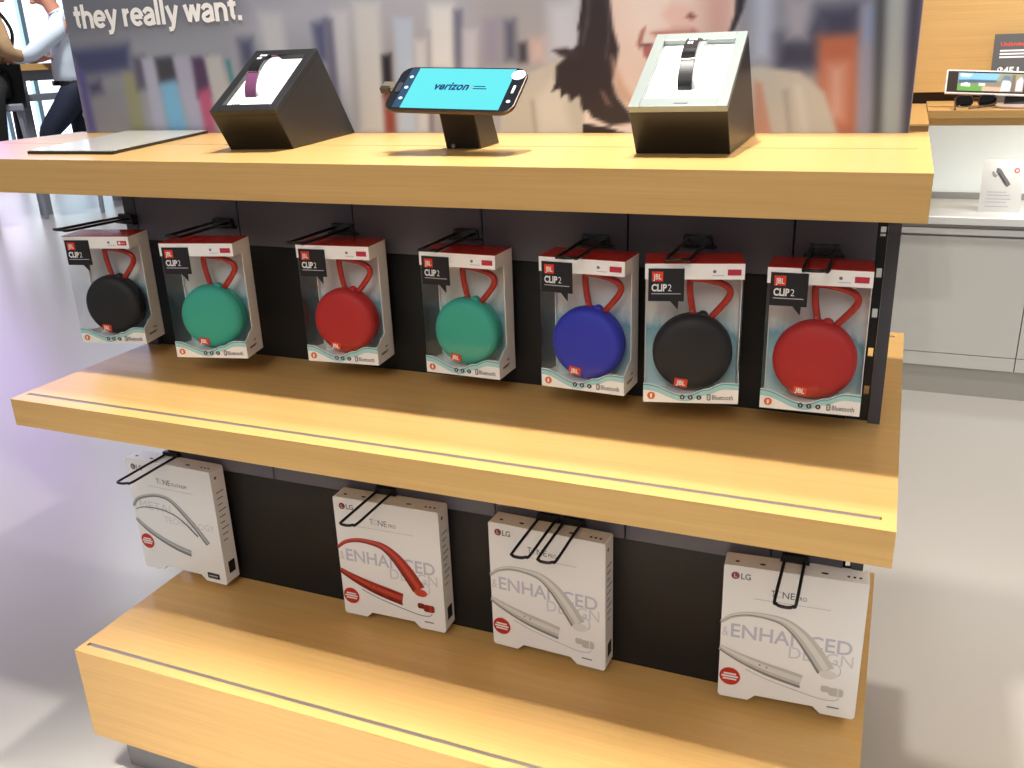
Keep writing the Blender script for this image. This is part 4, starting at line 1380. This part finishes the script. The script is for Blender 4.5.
# tablet on a round foot
tx = Vector((0.199, 2.16, 1.0185))
rx_ = math.radians(-28)
Mt = Matrix.Translation(tx) @ Matrix.Rotation(math.radians(4), 4, 'Z') @ Matrix.Rotation(math.radians(3.0), 4, 'Y') @ Matrix.Rotation(rx_, 4, 'X')
tab = thing('tablet', None, 'white-rimmed tablet showing a landscape with animals on the oak worktop', 'tablet', matrix=Mt)
tw_, th_ = 0.127, 0.040
obj('rim', prism(rrect(-tw_, tw_, -th_, th_, 0.004), 0.0, 0.008), WHITE_GLOSS, tab, bevel=0.001)
obj('glass', bx(-tw_ + 0.005, tw_ - 0.005, -0.0006, 0.0, -th_ + 0.005, th_ - 0.005), mat('dark brown glass', (66, 58, 52), 0.12), tab)
P4 = lambda *p: list(p)
pic_shapes = [((120, 176, 226), P4((-.09, .002), (-.02, .0), (.03, .008), (.06, .03), (-.09, .03)), .006),
              ((206, 226, 240), P4((-.085, .018), (-.06, .016), (-.05, .026), (-.085, .028)), .004),
              ((70, 92, 110), P4((-.09, -.004), (-.02, -.002), (.02, .0), (.02, .007), (-.05, .008), (-.09, .006)), .003),
              ((96, 150, 70), P4((-.092, -.03), (.0, -.03), (.0, -.014), (-.06, -.008), (-.092, -.010)), .004),
              ((196, 160, 140), P4((-.02, -.03), (.04, -.03), (.05, -.016), (-.02, -.014)), .004),
              ((230, 234, 236), P4((-.082, -.014), (-.055, -.016), (-.055, -.006), (-.066, -.002), (-.082, -.006)), .002),
              ((224, 226, 230), P4((-.03, -.012), (-.012, -.012), (-.012, -.004), (-.03, -.003)), .002),
              ((140, 140, 110), P4((.02, .008), (.09, .006), (.09, .03), (.03, .03)), .006),
              ((214, 224, 236), P4((.034, -.028), (.060, -.028), (.064, -.004), (.054, .010), (.040, .012), (.036, -.004)), .003),
              ((96, 112, 128), P4((.034, .008), (.062, .006), (.060, .022), (.042, .024)), .004),
              ((226, 230, 236), P4((.076, -.026), (.094, -.026), (.096, .010), (.090, .020), (.078, .006)), .003),
              ((110, 96, 84), P4((.062, -.03), (.074, -.03), (.074, .026), (.064, .026)), .003)]
picture('screen_picture', vcol_mat('lit tablet picture', 0.2, 0.55), tab, -0.092, 0.098, -0.030, 0.030, 110, 40, pic_shapes, (130, 120, 104), -0.0012)
for nm, bm, m_ in (('foot', lathe([(0.078, 0.9452), (0.080, 0.947), (0.080, 0.951), (0.077, 0.953)], 48, 'z', (0.30, 2.12, 0)), mat('pinkish grey metal', (196, 176, 166), 0.35)),
                   ('neck', prism([(2.150, 0.953), (2.180, 0.953), (2.200, 1.010), (2.182, 1.016)], 0.25, 0.31, 'x'), BLACK)):
    f_ = obj(nm, bm, m_, tab)
    f_.matrix_parent_inverse = Mt.inverted()

# sunglasses in front of it
sg = thing('sunglasses', (0.165, 2.125, 0.945), 'dark-lensed sunglasses with brown arms lying before the tilted tablet', 'sunglasses', None, 0.12)
BR_ = mat('tortoise frame', (70, 46, 32), 0.3)
LENS = mat('dark lens', (18, 16, 18), 0.08)
for s in (-1, 1):
    cxx = s * 0.034
    obj('lens', prism(rrect(cxx - 0.024, cxx + 0.024, 0.005, 0.036, 0.013), -0.001, 0.001), LENS, sg)
    ring = rrect(cxx - 0.0255, cxx + 0.0255, 0.0035, 0.0375, 0.0145)
    obj('lens_rim', tube([(a_, 0.0, b_) for a_, b_ in ring], 0.0021, 8, True), BR_, sg, smooth=True)
    if s < 0:
        arm = [(-0.060, 0.0, 0.030), (-0.064, -0.03, 0.018), (-0.070, -0.075, 0.008), (-0.074, -0.105, 0.0035)]
    else:
        arm = [(0.060, 0.0, 0.030), (0.052, -0.035, 0.014), (0.010, -0.060, 0.006), (-0.030, -0.070, 0.0035)]
    obj('arm', tube(spline(arm, 5), 0.0026, 8), BR_, sg, smooth=True)
obj('bridge', tube(spline([(-0.010, 0, 0.026), (0.0, -0.001, 0.0285), (0.010, 0, 0.026)], 4), 0.0018, 8), BR_, sg, smooth=True)

# price sign leaning on the wall
sgn = thing('price_sign', (0.213, 2.34, 0.945), 'dark grey price sign with a red heading leaning behind the tablet', 'sign')


def LS(x, y, z):
    return (x + 0.0, y + z * 0.25, z)


SW, SH = 0.22, 0.215
obj('board', bx(0.0, SW, 0.0, 0.008, 0.0, SH), mat('dark grey board', (88, 88, 90), 0.45), sgn, tf=LS)
text('heading', 'Unlimited', mat('coral red lettering', (226, 84, 72), 0.5), sgn, 0.020, 0.100, 0.177, 0.0125, -0.0006, 0.02, tf=LS)
bm = bmesh.new()
for z in (0.160, 0.150, 0.140):
    add_box(bm, 0.020, 0.150, -0.0006, 0.0, z, z + 0.0055)
obj('text_lines', bm, WHITE_PRINT, sgn, tf=LS)
text('price_lettering', '$45', WHITE_PRINT, sgn, 0.018, 0.068, 0.088, 0.023, -0.0006, 0.04, tf=LS)
obj('price_stroke', bx(0.076, 0.082, -0.0006, 0.0, 0.088, 0.111), WHITE_PRINT, sgn, tf=LS)

# ------------------------------------------------------------------ far left: tall table, stool, two people
# local frame: +x to the right of the picture, +y away from it
FX = Matrix(((0.672, -0.740, 0), (0.740, 0.672, 0), (0, 0, 1)))
STEEL = mat('grey steel tube', (150, 154, 162), 0.45, 0.2)


def far_frame(loc):
    m = FX.to_4x4()
    m.translation = loc
    return m


tt = thing('tall_table', (-6.50, 4.26, 0), 'tall oak table on grey steel legs far behind the left end of the stand', 'table')
obj('top', bx(-1.8, 0.02, -0.02, 0.92, 1.135, 1.185), OAK, tt)
bm = bmesh.new()
add_box(bm, -1.72, -0.07, 0.035, 0.075, 1.055, 1.1345)
add_box(bm, -1.72, -0.07, 0.825, 0.865, 1.055, 1.1345)
add_box(bm, -0.07, -0.03, 0.09, 0.81, 1.055, 1.1345)
obj('apron', bm, STEEL, tt)
for x, y in ((-0.10, 0.02), (-0.10, 0.81), (-1.78, 0.02), (-1.78, 0.81)):
    obj('leg', bx(x, x + 0.07, y, y + 0.07, 0.0, 1.1348), STEEL, tt)
obj('stretcher', bx(-0.09, -0.04, 0.09, 0.81, 0.90, 0.95), STEEL, tt)
obj('foot_rail', bx(-0.09, -0.04, 0.09, 0.81, 0.18, 0.22), STEEL, tt)

# man leaning on the table
mn = thing('person', None, 'person in a pale blue shirt and navy trousers leaning on the tall table', 'person', matrix=far_frame((-6.258, 4.565, 0)))
SKIN = mat('warm skin', (206, 142, 116), 0.5)
SHIRT = noise_mat('pale blue shirt cloth', (216, 228, 242), (228, 238, 248), 14, 0.75)
NAVY = noise_mat('navy trouser cloth', (20, 26, 46), (30, 36, 58), 20, 0.8)
HAIR = mat('dark brown hair', (44, 32, 28), 0.6)
SHOE = mat('black shoe leather', (24, 22, 22), 0.4)
J = dict(pel=(0.0, 0.02, 0.97), wai=(-0.01, 0.02, 1.10), che=(0.01, 0.02, 1.36), nk=(-0.03, 0.02, 1.55), nk2=(-0.075, 0.02, 1.635),
         shn=(0.0, -0.17, 1.47), eln=(-0.265, -0.19, 1.245), wrn=(-0.47, -0.05, 1.215),
         shf=(0.0, 0.21, 1.47), elf=(-0.20, 0.30, 1.245), wrf=(-0.38, 0.16, 1.215),
         hpn=(-0.01, -0.09, 0.93), knn=(-0.28, -0.10, 0.63), ann=(-0.13, -0.10, 0.30), ton=(-0.30, -0.10, 0.245),
         hpf=(0.02, 0.12, 0.93), knf=(0.0, 0.15, 0.54), anf=(0.10, 0.15, 0.30), tof=(-0.08, 0.15, 0.245))


def chain(names, links, rad, name, m, parent, root=0, sub=2):
    ids = {n_: i for i, n_ in enumerate(names)}
    return skinned(name, [J[n_] for n_ in names], [(ids[a], ids[b]) for a, b in links], [rad[n_] for n_ in names], m, parent, root, sub)


rad = dict(pel=(.115, .105), wai=(.115, .10), che=(.14, .115), nk=(.062, .062), nk2=(.058, .058), shn=.068, eln=.048, wrn=.034, shf=.068, elf=.048, wrf=.034, hpn=.095, knn=.064, ann=.038, ton=.028, hpf=.095, knf=.064, anf=.038, tof=.028)
names = list(J)
links = [('pel', 'wai'), ('wai', 'che'), ('che', 'nk'), ('nk', 'nk2'), ('che', 'shn'), ('shn', 'eln'), ('eln', 'wrn'), ('che', 'shf'), ('shf', 'elf'), ('elf', 'wrf'),
         ('pel', 'hpn'), ('hpn', 'knn'), ('knn', 'ann'), ('ann', 'ton'), ('pel', 'hpf'), ('hpf', 'knf'), ('knf', 'anf'), ('anf', 'tof')]


def head_pts(J, rad, names, links, top, fwd):
    """skull, jaw and nose grown from the neck; two hands with fingers"""
    d = fwd
    nk = J['nk2']
    J['sku'] = (nk[0] + d * .03, nk[1], nk[2] + .075)
    rad['sku'] = .055
    names.append('sku')
    links.append(('nk2', 'sku'))


def hand_pts(J, rad, names, links, wr, dx, dy, key):
    w = J[wr]
    L = math.hypot(dx, dy)
    dx, dy = dx / L, dy / L
    J['pa' + key] = (w[0] + dx * .07, w[1] + dy * .07, w[2] - .006)
    rad['pa' + key] = (.040, .020)
    names.append('pa' + key)
    links.append((wr, 'pa' + key))
    for q, (o, l) in enumerate(((-.030, .060), (-.010, .075), (.010, .072), (.030, .055))):
        b, e = 'f%s%d' % (key, q), 'g%s%d' % (key, q)
        J[b] = (w[0] + dx * (.085 + l * .45) - dy * o, w[1] + dy * (.085 + l * .45) + dx * o, w[2] - .004)
        J[e] = (w[0] + dx * (.085 + l) - dy * o * 1.1, w[1] + dy * (.085 + l) + dx * o * 1.1, w[2] - .016)
        rad[b], rad[e] = .0095, .008
        names += [b, e]
        links += [('pa' + key, b), (b, e)]
    b = 't' + key
    J[b] = (w[0] + dx * .06 + dy * .055, w[1] + dy * .06 - dx * .055, w[2])
    rad[b] = .010
    names.append(b)
    links.append((('pa' + key), b))


head_pts(J, rad, names, links, None, -1)
hand_pts(J, rad, names, links, 'wrn', -0.9, 0.4, 'n')
hand_pts(J, rad, names, links, 'wrf', -0.9, -0.3, 'f')
bo = chain(names, links, rad, 'body', SKIN, mn, 0, 2)
HC = (J['nk2'][0] - .035, .02, J['nk2'][2] + .095)
fuse(bo, lambda bm: add_head(bm, HC, -1))
head_details(mn, HC, -1, HAIR)
rs = {k_: (tuple(q * 1.09 + .008 for q in v_) if isinstance(v_, tuple) else v_ * 1.1 + .010) for k_, v_ in rad.items()}
J['cuf'] = (-0.40, -0.10, 1.222)
J['cuff'] = (-0.32, 0.205, 1.222)
rs['cuf'] = rs['cuff'] = .046
J['hem'] = (0.0, 0.02, 1.00)
rs['hem'] = (.190, .170)
rs['wai'] = (.165, .142)
rs['che'] = (.182, .155)
rs['shn'] = rs['shf'] = .092
J['col'] = (-0.045, 0.02, 1.575)
rs['col'] = (.074, .074)
chain(['hem', 'wai', 'che', 'nk', 'col', 'shn', 'eln', 'cuf', 'shf', 'elf', 'cuff'], [('hem', 'wai'), ('wai', 'che'), ('che', 'nk'), ('nk', 'col'), ('che', 'shn'), ('shn', 'eln'), ('eln', 'cuf'), ('che', 'shf'), ('shf', 'elf'), ('elf', 'cuff')], rs, 'shirt', SHIRT, mn)
rs['pel'] = (.165, .145)
J['bel'] = (-0.005, 0.02, 1.07)
rs['bel'] = (.168, .148)
chain(['bel', 'pel', 'hpn', 'knn', 'ann', 'hpf', 'knf', 'anf'], [('bel', 'pel'), ('pel', 'hpn'), ('hpn', 'knn'), ('knn', 'ann'), ('pel', 'hpf'), ('hpf', 'knf'), ('knf', 'anf')], rs, 'trousers', NAVY, mn)
for k_ in ('n', 'f'):
    a_, t_ = J['an' + k_], J['to' + k_]
    skinned('shoe', [(a_[0] + .05, a_[1], a_[2] - .055), (a_[0] - .05, a_[1], a_[2] - .055), (t_[0], t_[1], t_[2] - .002)], [(0, 1), (1, 2)], [(.058, .058), (.060, .066), (.050, .046)], SHOE, mn)
obj('belt', lathe([(.150, -.018), (.153, -.012), (.153, .012), (.150, .018)], 28, 'z', (-0.005, 0.02, 1.03)), BLACK, mn)

# seated person at the picture's left edge
pn2 = thing('person', None, 'person in a tan jacket seated at the tall table', 'person', matrix=far_frame((-6.258, 4.565, 0)))
JM = J
bx0 = -0.60
J = dict(pel=(bx0, 0.0, 1.04), wai=(bx0 + .02, 0, 1.16), che=(bx0 + .07, 0, 1.38), nk=(bx0 + .09, 0, 1.57), nk2=(bx0 + .105, 0, 1.65),
         shn=(bx0 + .12, -0.18, 1.50), eln=(bx0 + .18, -0.24, 1.26), wrn=(bx0 + .36, -0.10, 1.225),
         shf=(bx0 + .10, 0.19, 1.50), elf=(bx0 + .16, 0.26, 1.26), wrf=(bx0 + .36, 0.16, 1.225),
         hpn=(bx0 + .04, -0.09, 1.03), knn=(bx0 + .04, -0.40, 1.0), ann=(bx0 + .00, -0.38, .46), ton=(bx0 + .02, -0.52, .41),
         hpf=(bx0 + .04, 0.09, 1.03), knf=(bx0 + .18, 0.38, .98), anf=(bx0 + .14, 0.36, .46), tof=(bx0 + .22, 0.50, .41))
rad = dict(pel=(.11, .10), wai=(.11, .095), che=(.135, .105), nk=(.06, .06), nk2=(.056, .056), shn=.066, eln=.046, wrn=.033, shf=.066, elf=.046, wrf=.033, hpn=.09, knn=.062, ann=.038, ton=.028, hpf=.09, knf=.062, anf=.038, tof=.028)
names = list(J)
links = [('pel', 'wai'), ('wai', 'che'), ('che', 'nk'), ('nk', 'nk2'), ('che', 'shn'), ('shn', 'eln'), ('eln', 'wrn'), ('che', 'shf'), ('shf', 'elf'), ('elf', 'wrf'),
         ('pel', 'hpn'), ('hpn', 'knn'), ('knn', 'ann'), ('ann', 'ton'), ('pel', 'hpf'), ('hpf', 'knf'), ('knf', 'anf'), ('anf', 'tof')]
head_pts(J, rad, names, links, None, 1)
hand_pts(J, rad, names, links, 'wrn', 0.9, 0.4, 'n')
hand_pts(J, rad, names, links, 'wrf', 0.9, -0.3, 'f')
bo = chain(names, links, rad, 'body', SKIN, pn2, 0, 2)
HC = (J['nk2'][0] + .035, 0.0, J['nk2'][2] + .095)
fuse(bo, lambda bm: add_head(bm, HC, 1))
head_details(pn2, HC, 1, HAIR)
rs = {k_: (tuple(q * 1.1 + .010 for q in v_) if isinstance(v_, tuple) else v_ * 1.12 + .012) for k_, v_ in rad.items()}
J['cuf'] = (bx0 + .30, -0.145, 1.234)
J['cuff'] = (bx0 + .30, 0.19, 1.234)
rs['cuf'] = rs['cuff'] = .046
J['col'] = (bx0 + .14, 0, 1.59)
rs['col'] = (.074, .074)
TAN = noise_mat('tan jacket cloth', (150, 118, 84), (186, 152, 112), 12, 0.85)
chain(['pel', 'wai', 'che', 'nk', 'col', 'shn', 'eln', 'cuf', 'shf', 'elf', 'cuff'], [('pel', 'wai'), ('wai', 'che'), ('che', 'nk'), ('nk', 'col'), ('che', 'shn'), ('shn', 'eln'), ('eln', 'cuf'), ('che', 'shf'), ('shf', 'elf'), ('elf', 'cuff')], rs, 'jacket', TAN, pn2)
rs['pel'] = (.135, .125)
rs['pel'] = (.185, .165)
rs['wai'] = (.165, .145)
rs['che'] = (.18, .155)
rs['shn'] = rs['shf'] = .092
chain(['pel', 'hpn', 'knn', 'ann', 'hpf', 'knf', 'anf'], [('pel', 'hpn'), ('hpn', 'knn'), ('knn', 'ann'), ('pel', 'hpf'), ('hpf', 'knf'), ('knf', 'anf')], rs, 'trousers', mat('black trouser cloth', (22, 20, 22), 0.8), pn2)
obj('strap', tube(spline([(bx0 + .20, -0.05, 1.27), (bx0 + .235, -0.13, 1.43), (bx0 + .14, -0.16, 1.585), (bx0 + .0, -0.13, 1.50)], 6), .014, 8), BLACK, pn2, smooth=True)
for k_ in ('n', 'f'):
    a_, t_ = J['an' + k_], J['to' + k_]
    skinned('shoe', [(a_[0] - .02, a_[1] - .04 * (1 if k_ == 'f' else -1), .405), (a_[0] + .02, a_[1] + .03 * (1 if k_ == 'f' else -1), .41), (t_[0], t_[1], .40)], [(0, 1), (1, 2)], [(.058, .058), (.060, .066), (.050, .046)], SHOE, pn2)

# stool hidden behind the poster edge, the leaning person perched on it
so2 = thing('bar_stool', None, 'tall stool under the person in the pale blue shirt, mostly behind the poster', 'stool', 'tall stools at the far table', matrix=far_frame((-6.258, 4.565, 0)))
obj('seat', bx(0.02, 0.36, -0.16, 0.20, 0.76, 0.80), STEEL, so2, bevel=.01)
for dx in (.06, .32):
    for dy in (-.12, .16):
        obj('leg', tube([(dx, dy, .76), (dx + (dx - .19) * .2, dy * 1.15, 0.0)], .016, 8), STEEL, so2)

# stool under the seated person
so = thing('bar_stool', None, 'tall grey stool under the person in the tan jacket', 'stool', 'tall stools at the far table', matrix=far_frame((-6.258, 4.565, 0)))
obj('seat', bx(bx0 - .17, bx0 + .21, -0.19, 0.19, 0.84, 0.895), STEEL, so, bevel=.01)
for dx in (-.14, .17):
    for dy in (-.15, .15):
        obj('leg', tube([(bx0 + dx, dy, .84), (bx0 + dx * 1.25, dy * 1.2, 0.0)], .016, 8), STEEL, so)
obj('foot_ring', tube([(bx0 - .155, -.165, .36), (bx0 + .195, -.165, .36), (bx0 + .195, .165, .36), (bx0 - .155, .165, .36)], .012, 8, True), STEEL, so)
